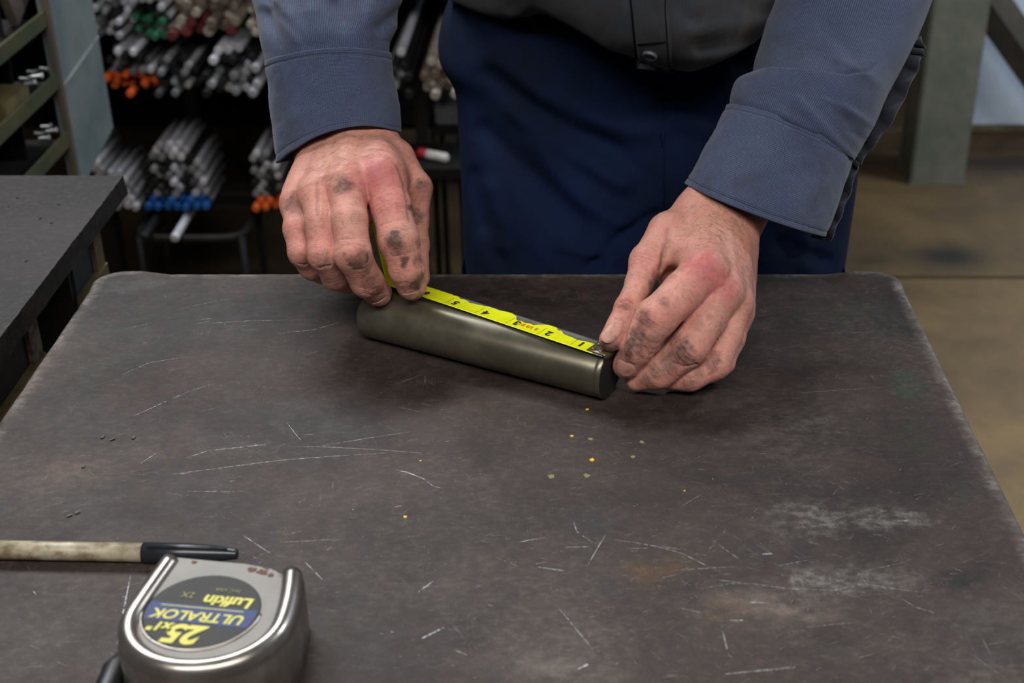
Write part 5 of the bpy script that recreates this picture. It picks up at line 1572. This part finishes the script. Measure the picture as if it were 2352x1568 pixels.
def folds(V, th, t, amp, freq, seed, stretch=(1, 1, 1)):
    p_ = V.reshape(-1, 3) * np.array(stretch) * freq
    n = fbm(p_, 3, seed).reshape(V.shape[:2])
    return amp * n


def pxfolds(V, items):
    """folds along lines read in the photo: [(polyline, width_px, height_m)] -> height field on the V grid"""
    q_ = V.reshape(-1, 3) - EYE; d_ = q_ @ FWD
    pu, pv = CX + FPX * (q_ @ RGT) / d_, CY - FPX * (q_ @ UPV) / d_
    out = np.zeros(len(q_))
    for pl, wd, am in items:
        dm = np.full(len(q_), 1e9)
        for (ax_, ay_), (bx_, by_) in zip(pl[:-1], pl[1:]):
            L2 = (bx_ - ax_) ** 2 + (by_ - ay_) ** 2
            k_ = np.clip(((pu - ax_) * (bx_ - ax_) + (pv - ay_) * (by_ - ay_)) / L2, 0, 1)
            dm = np.minimum(dm, np.hypot(pu - ax_ - k_ * (bx_ - ax_), pv - ay_ - k_ * (by_ - ay_)))
        out += am * np.exp(-(dm / wd) ** 2)
    return out.reshape(V.shape[:2])


shirt = None
# torso front with hanging hem, a closed barrel of cloth around the trunk
HEM = [(1020, -10, 1.185), (1046, 25, 1.165), (1100, 56, 1.140), (1168, 77, 1.115), (1235, 70, 1.095), (1310, 104, 1.080), (1400, 160, 1.062), (1470, 182, 1.052), (1565, 206, 1.048), (1640, 190, 1.055), (1700, 156, 1.070), (1760, 100, 1.095), (1830, 40, 1.13), (1880, 0, 1.17)]
hem = np.array([P(*h_) for h_ in HEM])
hem = catmull(hem, 150)
back = np.array([P(1880, -6, 1.17), [0.30, 1.30, 1.06], [0.22, 1.38, 1.05], [0.10, 1.39, 1.05], [0.0, 1.34, 1.06], P(1020, -16, 1.185)])
back = catmull(back, 50)[1:-1]
ring = np.vstack([hem, back]); nr = len(ring)
cen = ring.mean(0)
rows = []
# inside tuck
tk = ring + (cen - ring) * 0.10 + np.array([0, 0.03, 0.060]); rows.append(tk)
isf = np.concatenate([np.ones(150), np.zeros(nr - 150)])
ftw = np.concatenate([np.sin(np.linspace(0, PI, 150)) ** 0.7, np.zeros(nr - 150)])
ring[:, 2] += 0.0100 * ftw; ring[:, 1] += 0.030 * ftw
for k_, t_ in enumerate(np.linspace(0, 1, 70) ** 1.6):
    up_ = 0.42 * t_
    r_ = ring.copy()
    zt = 1.06 + 0.36 * t_
    bl_ = min(1, t_ / 0.5)
    r_[:, 2] = ring[:, 2] * (1 - t_) + (1.43) * t_
    # belly bulges towards the bench, chest a little further forward
    zo = min(0.42 * t_ / 0.075, 1.0)
    r_[:, 1] -= ftw * (0.075 * math.sqrt(1 - (1 - zo) ** 2) + 0.03 * t_)
    if t_ > 0.5:
        f_ = (t_ - 0.5) / 0.5
        c2 = np.array([0.125, 1.20, 0]); r_[:, :2] = r_[:, :2] + (c2[:2] - r_[:, :2]) * 0.35 * f_ ** 2
    rows.append(r_)
G = np.array(rows)
nz = fbm(G.reshape(-1, 3) * np.array([26, 12, 15]), 3, 41).reshape(G.shape[:2])
drp = np.clip(np.linspace(-0.05, 1, len(rows)) * 8, 0, 1)[:, None]
G[..., 1] -= nz * 0.0060 * ftw[None, :] * drp
G[..., 2] += 0.002 * fbm(G.reshape(-1, 3) * 40, 2, 44).reshape(G.shape[:2]) * ftw[None, :] * (1 - drp)
pf = pxfolds(G, [([(1610, 104), (1680, 92), (1760, 84)], 16, -.012), ([(1600, 72), (1690, 64), (1770, 56)], 18, .007), ([(1640, 135), (1720, 118)], 14, .005), ([(1060, 10), (1150, 52), (1250, 50)], 20, .006), ([(1170, 20), (1290, 80)], 16, -.004),
                 ([(1290, 30), (1330, 90), (1420, 140)], 18, .004), ([(1340, 60), (1420, 110)], 10, -.003), ([(1560, 20), (1600, 60)], 14, -.004), ([(1480, 160), (1600, 185)], 12, .004), ([(1700, 0), (1760, 30)], 14, -.006)])
G = G - (pf * ftw[None, :])[..., None] * FWD
al_ = np.concatenate([[0], np.cumsum(np.linalg.norm(np.diff(ring, axis=0), axis=1))])
nrow = len(rows)
UVs = np.array([[(al_[k_], i * 0.0075) for k_ in range(nr)] for i in range(nrow)])
Fc = [(i * nr + k_, i * nr + (k_ + 1) % nr, (i + 1) * nr + (k_ + 1) % nr, (i + 1) * nr + k_) for i in range(nrow - 1) for k_ in range(nr)]
top_i = len(G.reshape(-1, 3))
shirt = mesh_obj('shirt', G.reshape(-1, 3), Fc + [tuple((nrow - 1) * nr + k_ for k_ in range(nr))], M_SHIRTF, person, True, UVs.reshape(-1, 2))
shirt['label'] = 'grimy blue-grey work shirt'


from mathutils.bvhtree import BVHTree
torso_tree = BVHTree.FromPolygons([tuple(x) for x in G.reshape(-1, 3)], Fc)


def torso_hit(u, v):
    dr = Vector(FWD + (u - CX) / FPX * RGT - (v - CY) / FPX * UPV)
    hit = torso_tree.ray_cast(Vector(EYE), dr.normalized())
    return (np.array(hit[0]), np.array(hit[1]) * (-1 if hit[1].dot(dr) > 0 else 1)) if hit[0] is not None else (P(u, v, 1.04), -FWD)


# button placket: a slightly proud strip with stitched edges, and one button
V, Fc, UV, eL, eR = [], [], [], [], []
nrp = 60
for i, t_ in enumerate(np.linspace(0, 1, nrp)):
    ua, ub = 1443 + (1464 - 1443) * t_, 1534 + (1550 - 1534) * t_
    vv_ = -60 + (158 + 60) * t_
    for k_, s_ in enumerate(np.linspace(0, 1, 11)):
        p_, n_ = torso_hit(ua + (ub - ua) * s_, vv_ + 12 * s_)
        V.append(p_ + n_ * (0.0026 if 0 < k_ < 10 else -0.0008)); UV.append((s_ * 0.03, t_ * 0.075))
        if k_ == 0: eL.append(p_ + n_ * 0.0006)
        if k_ == 9: eR.append(p_ + n_ * 0.0026)
for i in range(nrp - 1):
    for k_ in range(10): Fc.append((i * 11 + k_, (i + 1) * 11 + k_, (i + 1) * 11 + k_ + 1, i * 11 + k_ + 1))
plk = mesh_obj('button_placket', V, Fc, M_SHIRTF, shirt, True, UV)
for e_, r_ in ((eL, .0007), (eR, .0004)):
    V, Fc = tube([tuple(x) for x in e_], r_, 6); mesh_obj('seam', V, Fc, M_DARKER, shirt)
bp_, bn_ = torso_hit(1496, 118)
V, Fc = lathe([(0.0016, 0.0006), (0.0016, 0.0032), (0.0026, 0.0040), (0.0029, 0.0052), (0.0020, 0.0060), (0.0, 0.0060)], 32)
bt = mesh_obj('button', V, Fc, M_BUTTON, shirt)
bt.rotation_euler = Vector(tuple(bn_)).to_track_quat('X', 'Z').to_euler(); bt.location = bp_ + bn_ * 0.0027
for du_, dv_ in ((-4, -3), (4, 3)):
    pass
V, Fc = [], []
for s_ in (-26, 24):
    a_, b_ = [torso_hit(1496 + k_ * 34 - 0, 118 + s_ + k_ * -4) for k_ in (-0.9, 1.0)]
    v0, f0 = tube([tuple(a_[0] + a_[1] * .0027), tuple(torso_hit(1498, 118 + s_ - 1)[0] + a_[1] * .0030), tuple(b_[0] + b_[1] * .0027)], 0.0005, 6)
    mesh_obj('seam', v0, f0, M_DARKER, shirt)


# photo-left sleeve and cuff
def fold_l(V, th, t):
    f = folds(V, th, t, 0.0022, 26, 51, (1.0, 0.6, 0.6))
    f = f + 0.0030 * np.sin(th) * 0
    g = vnoise(np.column_stack([(V[..., 0].ravel() * 46 + V[..., 2].ravel() * 26), t.ravel() * 1.5, 0 * t.ravel()]), 52).reshape(t.shape)
    q_ = V.reshape(-1, 3) - EYE; d_ = q_ @ FWD
    pu = (CX + FPX * (q_ @ RGT) / d_).reshape(t.shape); pv = (CY - FPX * (q_ @ UPV) / d_).reshape(t.shape)
    fold = 0
    for a, b, wd, am in (((650, 130), (612, 30), 14, -.0055), ((690, 118), (640, 10), 16, .0050), ((705, 105), (600, -20), 10, -.0034), ((870, 66), (920, 26), 16, -.0070), ((880, 104), (905, 64), 12, .0046), ((750, 112), (700, -20), 20, .0040), ((800, 116), (770, 0), 18, -.0034), ((850, 110), (845, 20), 16, .0026)):
        ax_, ay_ = a; bx_, by_ = b; L2 = (bx_ - ax_) ** 2 + (by_ - ay_) ** 2
        k_ = np.clip(((pu - ax_) * (bx_ - ax_) + (pv - ay_) * (by_ - ay_)) / L2, 0, 1)
        dd = np.hypot(pu - ax_ - k_ * (bx_ - ax_), pv - ay_ - k_ * (by_ - ay_))
        fold = fold + am * np.exp(-(dd / wd) ** 2)
    return (f + 0.0020 * g + fold * np.clip(np.sin(th) + .3, 0, 1)) * np.clip(t * 5 - 0.4, 0.15, 1)


SL = [(618, 186, .985, 896, 160, .985, 0, -14, .038, 1.0), (612, 150, .985, 893, 112, .985, 0, -14, .040, 1.0), (600, 96, .99, 898, 84, .99, 0, -8, .045, 1.0), (590, 40, 1.0, 915, 40, 1.0, 0, 0, .048, 1.0), (580, -10, 1.01, 924, 0, 1.01, 0, 0, .050, 1.0), (566, -120, 1.03, 930, -110, 1.03, 0, 0, .055, 1.0), (560, -260, 1.06, 900, -260, 1.06, 0, 5, .058, 1.0)]
slv, _ = loft('sleeve', SL, 110, 150, M_SHIRT, shirt, fold_l, 2.0)
slv['label'] = 'blue-grey sleeve on the arm holding the tape'
SH_L = [(560, -255, 1.06, 900, -255, 1.06, 0, 5, .058, 1.0), (600, -420, 1.11, 960, -360, 1.11, 0, 5, .065, 1.0)]


def upper_arm(name, s0, a, b, ra, rb):
    """elbow and upper sleeve: starts inside the forearm sleeve and bends round the elbow"""
    ctrl = catmull(np.array([np.append(s0, ra * 0.80), np.append(a, ra * 1.10), np.append(a * 0.55 + b * 0.45, (ra + rb) / 2 * 1.05), np.append(b, rb)]), 26)
    V, Fc = tube([tuple(c_[:3]) for c_ in ctrl], [c_[3] for c_ in ctrl], 48, False)
    V = np.array(V); V += (0.0035 * fbm(V * 22, 3, 61))[:, None] * np.array([1, -1, 0.3])
    uv_ = np.array([((k_ % 48) * 0.0075, (k_ // 48) * 0.012) for k_ in range(len(V))])
    return mesh_obj(name, V, Fc, M_SHIRT, shirt, True, uv_)


upper_arm('upper_sleeve', P(738, -150, 1.035), P(731, -262, 1.062), np.array([-0.06, 1.19, 1.37]), 0.058, 0.082)


def stitches(GC):
    for i_ in (4, 64, 67):
        V, Fc = tube([tuple(x) for x in GC[i_, 20:131]], 0.00042, 5); mesh_obj('stitch_line', V, Fc, M_SHIRTIN, shirt)


def cuff_disp(seed, amp=0.0010):
    def f(V, th, t):
        stitch = -0.0007 * np.exp(-((t - 0.93) / 0.016) ** 2) - 0.0006 * np.exp(-((t - 0.06) / 0.018) ** 2)
        return folds(V, th, t, amp, 30, seed, (1, 1, 1)) + stitch + 0.0004 * folds(V, th, t, 1, 110, seed + 3)
    return f


CL = [(642, 374, .985, 914, 304, .985, 0, -40, .0400, 1.0), (636, 330, .985, 913, 280, .985, 0, -36, .0405, 1.0), (629, 262, .985, 909, 236, .985, 0, -30, .0408, 1.0), (620, 190, .985, 899, 176, .985, 0, -24, .0412, 1.0), (613, 140, .985, 892, 122, .985, 0, -18, .0418, 1.0)]
cuf, GC = loft('cuff', CL, 70, 150, M_CUFF, shirt, cuff_disp(71), 2.15, 2.4)
sd = cuf.modifiers.new('t', 'SOLIDIFY'); sd.thickness = 0.0022; sd.offset = -1
stitches(GC)


# photo-right sleeve with a dropped fold over the forearm, cuff and open sleeve slit
def fold_r(V, th, t):
    f = folds(V, th, t, 0.0020, 26, 81, (0.8, 0.6, 0.6))
    g = vnoise(np.column_stack([(V[..., 0].ravel() * 30 - V[..., 2].ravel() * 40), t.ravel() * 2.0, 0 * t.ravel()]), 82).reshape(t.shape)
    q_ = V.reshape(-1, 3) - EYE; d_ = q_ @ FWD
    pu = (CX + FPX * (q_ @ RGT) / d_).reshape(t.shape); pv = (CY - FPX * (q_ @ UPV) / d_).reshape(t.shape)
    s = pv - np.interp(pu, [1660, 1692, 1760, 1850, 1930, 1990, 2060], [196, 180, 170, 174, 182, 172, 120])
    w_ = np.clip(np.sin(th) + 0.25, 0, 1) * np.clip((2040 - pu) / 90, 0, 1)
    fold = np.where(s > 0, 0.0065 * np.exp(-s / 34.0), 0.0) - 0.0022 * np.exp(-((s + 5) / 6.0) ** 2)
    # drag folds running up from the slit towards the elbow
    for a, b, wd, am in (((1945, 352), (1830, 236), 13, .0030), ((1975, 318), (1880, 200), 12, -.0024), ((2000, 285), (1895, 232), 10, .0022), ((1870, 300), (1800, 262), 10, .0020), ((2040, 205), (1930, 150), 14, .0024), ((1900, 60), (1960, 130), 16, -.0020)):
        ax_, ay_ = a; bx_, by_ = b; L2 = (bx_ - ax_) ** 2 + (by_ - ay_) ** 2
        k_ = np.clip(((pu - ax_) * (bx_ - ax_) + (pv - ay_) * (by_ - ay_)) / L2, 0, 1)
        dd = np.hypot(pu - ax_ - k_ * (bx_ - ax_), pv - ay_ - k_ * (by_ - ay_))
        fold = fold + am * np.exp(-(dd / wd) ** 2)
    return f * 0.8 + 0.0014 * g + fold * w_


SR = [(1676, 252, .965, 1955, 366, .965, 8, -10, .042, 1.0), (1678, 222, .965, 1978, 330, .965, 8, -12, .046, 1.0), (1692, 190, .97, 2012, 272, .97, 8, -14, .047, 1.0), (1724, 172, .975, 2050, 200, .975, 6, -12, .045, 1.0),
      (1733, 130, .985, 2090, 128, .985, 4, -6, .046, 1.0), (1758, 60, .995, 2118, 76, .995, 2, -2, .048, 1.0), (1785, -6, 1.005, 2142, 0, 1.005, 0, 0, .052, 1.0), (1812, -120, 1.025, 2172, -110, 1.025, 0, 0, .056, 1.0), (1830, -260, 1.06, 2180, -250, 1.06, 0, 0, .058, 1.0)]
slr, _ = loft('sleeve', SR, 240, 190, M_SHIRT, shirt, fold_r, 2.0)
slr['label'] = 'blue-grey sleeve on the arm holding the tape hook'
upper_arm('upper_sleeve', P(1992, -150, 1.035), P(2006, -262, 1.062), np.array([0.31, 1.19, 1.37]), 0.058, 0.082)
CR = [(1579, 424, .958, 1890, 540, .958, -4, 10, .0480, 1.0), (1602, 385, .958, 1905, 503, .958, -2, 4, .0475, 1.0), (1636, 325, .960, 1926, 446, .960, 2, -6, .0465, 1.0), (1664, 272, .963, 1946, 388, .963, 5, -14, .0455, 1.0), (1678, 244, .965, 1955, 360, .965, 8, -16, .0445, 1.0)]
cuf, GC = loft('cuff', CR, 70, 150, M_CUFF, shirt, cuff_disp(91), 2.15, 1.4)
sd = cuf.modifiers.new('t', 'SOLIDIFY'); sd.thickness = 0.0022; sd.offset = -1
stitches(GC)
# gathered under-flap of the open sleeve slit, seen beyond the sleeve's outer edge
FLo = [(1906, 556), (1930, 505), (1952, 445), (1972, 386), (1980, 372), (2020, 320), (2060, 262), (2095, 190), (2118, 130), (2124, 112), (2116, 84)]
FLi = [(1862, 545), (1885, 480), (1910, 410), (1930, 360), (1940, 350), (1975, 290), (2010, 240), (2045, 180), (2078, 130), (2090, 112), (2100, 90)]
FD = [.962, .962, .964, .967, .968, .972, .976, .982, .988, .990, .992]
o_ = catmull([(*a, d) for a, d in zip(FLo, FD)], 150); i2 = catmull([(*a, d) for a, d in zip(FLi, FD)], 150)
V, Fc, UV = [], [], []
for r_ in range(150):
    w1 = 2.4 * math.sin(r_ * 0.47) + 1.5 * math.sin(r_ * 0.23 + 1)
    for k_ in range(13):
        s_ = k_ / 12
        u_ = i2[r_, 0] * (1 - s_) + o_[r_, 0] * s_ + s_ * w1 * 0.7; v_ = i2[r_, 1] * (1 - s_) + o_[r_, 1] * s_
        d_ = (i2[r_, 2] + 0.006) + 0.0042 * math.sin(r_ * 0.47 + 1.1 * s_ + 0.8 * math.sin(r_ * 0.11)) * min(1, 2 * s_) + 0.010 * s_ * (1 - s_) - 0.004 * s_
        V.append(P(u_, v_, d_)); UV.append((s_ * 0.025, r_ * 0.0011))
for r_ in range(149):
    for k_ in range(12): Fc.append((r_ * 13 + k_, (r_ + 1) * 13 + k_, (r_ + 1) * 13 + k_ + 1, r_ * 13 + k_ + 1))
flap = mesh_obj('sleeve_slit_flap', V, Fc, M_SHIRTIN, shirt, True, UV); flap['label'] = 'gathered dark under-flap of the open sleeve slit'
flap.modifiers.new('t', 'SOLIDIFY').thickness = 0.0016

# trousers: pelvis and two legs
TR = [(1040, -30, 1.215, 1960, -30, 1.215), (1012, 60, 1.215, 1975, 60, 1.215), (1010, 130, 1.212, 1985, 130, 1.212), (1044, 195, 1.210, 1985, 200, 1.210), (1054, 300, 1.208, 1975, 300, 1.208), (1060, 420, 1.206, 1962, 420, 1.206), (1064, 520, 1.205, 1948, 520, 1.205), (1068, 640, 1.204, 1930, 640, 1.204), (1075, 760, 1.20, 1915, 760, 1.20)]
ctrl = []
for Lu, Lv, Ld, Ru, Rv, Rd in TR:
    a, b = P(Lu, Lv, Ld), P(Ru, Rv, Rd); a[2] = b[2] = (a[2] + b[2]) / 2
    ctrl.append(np.concatenate([(a + b) / 2, (b - a) / 2]))
ctrl = catmull(ctrl, 120); na = 200
th = np.linspace(0, 2 * PI, na + 1)[:-1]
rows = []
for i, c_ in enumerate(ctrl):
    t_ = i / 119
    ca, sa = np.cos(th), np.sin(th)
    e = 2 / 2.25
    x = np.sign(ca) * np.abs(ca) ** e; y = np.sign(sa) * np.abs(sa) ** e
    T_ = 0.108 - 0.012 * t_
    row = c_[:3] + x[:, None] * c_[3:6] + np.outer(-y * T_, [0, 1, 0])
    rows.append(row)
G2 = np.array(rows)
fr = np.clip(np.sin(th), 0, 1)[None, :]
X_, Z_ = G2[..., 0], G2[..., 2]
# diagonal drag folds running down to the right from the hip, fly ridge and crotch hollow
dg = Z_ * 0.80 + (X_ - 0.05) * 0.62
nz = vnoise(np.column_stack([dg.ravel() * 34, X_.ravel() * 5, 0 * dg.ravel()]), 95).reshape(dg.shape) + 0.5 * vnoise(np.column_stack([dg.ravel() * 70, X_.ravel() * 9, 0 * dg.ravel()]), 96).reshape(dg.shape)
G2[..., 1] -= fr * 0.0050 * nz
tf = pxfolds(G2, [([(1150, 130), (1240, 200), (1340, 255), (1470, 290)], 36, .010), ([(1130, 170), (1230, 250), (1320, 310), (1420, 350)], 26, -.006), ([(1180, 250), (1300, 340), (1430, 420)], 26, .008), ([(1110, 300), (1230, 420), (1330, 520)], 24, -.007), ([(1230, 330), (1330, 450), (1440, 520)], 22, .005),
                  ([(1360, 615), (1440, 540), (1520, 500)], 16, -.008), ([(1300, 560), (1400, 590)], 20, .006), ([(1090, 400), (1110, 520)], 16, -.006), ([(1130, 430), (1160, 560)], 20, .006), ([(1560, 260), (1640, 300)], 20, .006), ([(1560, 320), (1640, 360)], 18, -.005), ([(1800, 560), (1900, 600)], 16, -.005), ([(1850, 520), (1850, 610)], 18, .005)])
G2[..., 1] -= np.clip(fr * 1.6, 0, 1) * tf
xc = P(1525, 350, 1.11)[0]
G2[..., 1] -= fr * 0.0035 * np.exp(-((X_ - xc + 0.008) / 0.010) ** 2)
G2[..., 1] += fr * 0.016 * np.exp(-((X_ - xc) / 0.035) ** 2) * np.clip((0.98 - Z_) / 0.12, 0, 1)
V = list(G2.reshape(-1, 3)); Fc = [(i * na + k_, i * na + (k_ + 1) % na, (i + 1) * na + (k_ + 1) % na, (i + 1) * na + k_) for i in range(119) for k_ in range(na)]
zb = ctrl[-1][2]
for sgn_ in (-1, 1):
    cx_ = ctrl[-1][0] + sgn_ * 0.080
    b_ = len(V)
    zs = np.linspace(zb + 0.06, 0.05, 40)
    for i, z in enumerate(zs):
        t_ = i / 39
        rx, ry = 0.084 * (1 - t_) + 0.062 * t_, 0.094 * (1 - t_) + 0.068 * t_
        for k_ in range(48):
            a_ = 2 * PI * k_ / 48
            V.append((cx_ + rx * math.cos(a_), ctrl[-1][1] + 0.004 - ry * math.sin(a_) + 0.01 * t_ + 0.004 * math.sin(z * 60 + 3 * math.cos(a_)) * t_, z))
    for i in range(39):
        for k_ in range(48): Fc.append((b_ + i * 48 + k_, b_ + i * 48 + (k_ + 1) % 48, b_ + (i + 1) * 48 + (k_ + 1) % 48, b_ + (i + 1) * 48 + k_))
trs = mesh_obj('trousers', V, Fc, M_TROUSER, person); trs['label'] = 'navy blue work trousers'
# fly seam stitching as a fine raised cord
fl = []
for t_ in np.linspace(0, 1, 30):
    v_ = 205 + 300 * t_
    A = G2.reshape(-1, 3); q_ = A - EYE; d_ = q_ @ FWD
    e = np.hypot(CX + FPX * (q_ @ RGT) / d_ - (1520 + 6 * t_), CY - FPX * (q_ @ UPV) / d_ - v_) + 1e3 * (d_ > 1.18)
    fl.append(P(1520 + 6 * t_, v_, d_[np.argmin(e)] - 0.0006))
V, Fc = tube(fl, 0.0011, 6); mesh_obj('fly_seam', V, Fc, M_TROUSER, trs)
for sgn_ in (-1, 1):
    cx_ = ctrl[-1][0] + sgn_ * 0.080; cy_ = ctrl[-1][1]
    V, Fc = tube([(cx_, cy_ + 0.07, 0.045), (cx_, cy_ + 0.02, 0.050), (cx_, cy_ - 0.06, 0.042), (cx_ + sgn_ * 0.01, cy_ - 0.13, 0.034), (cx_ + sgn_ * 0.012, cy_ - 0.185, 0.030)], [0.034, 0.046, 0.046, 0.046, 0.026], 20, True, 0.85)
    V = [(x, y, max(0.0, z)) for x, y, z in V]
    mesh_obj('boot', V, Fc, M_BOOT, person)
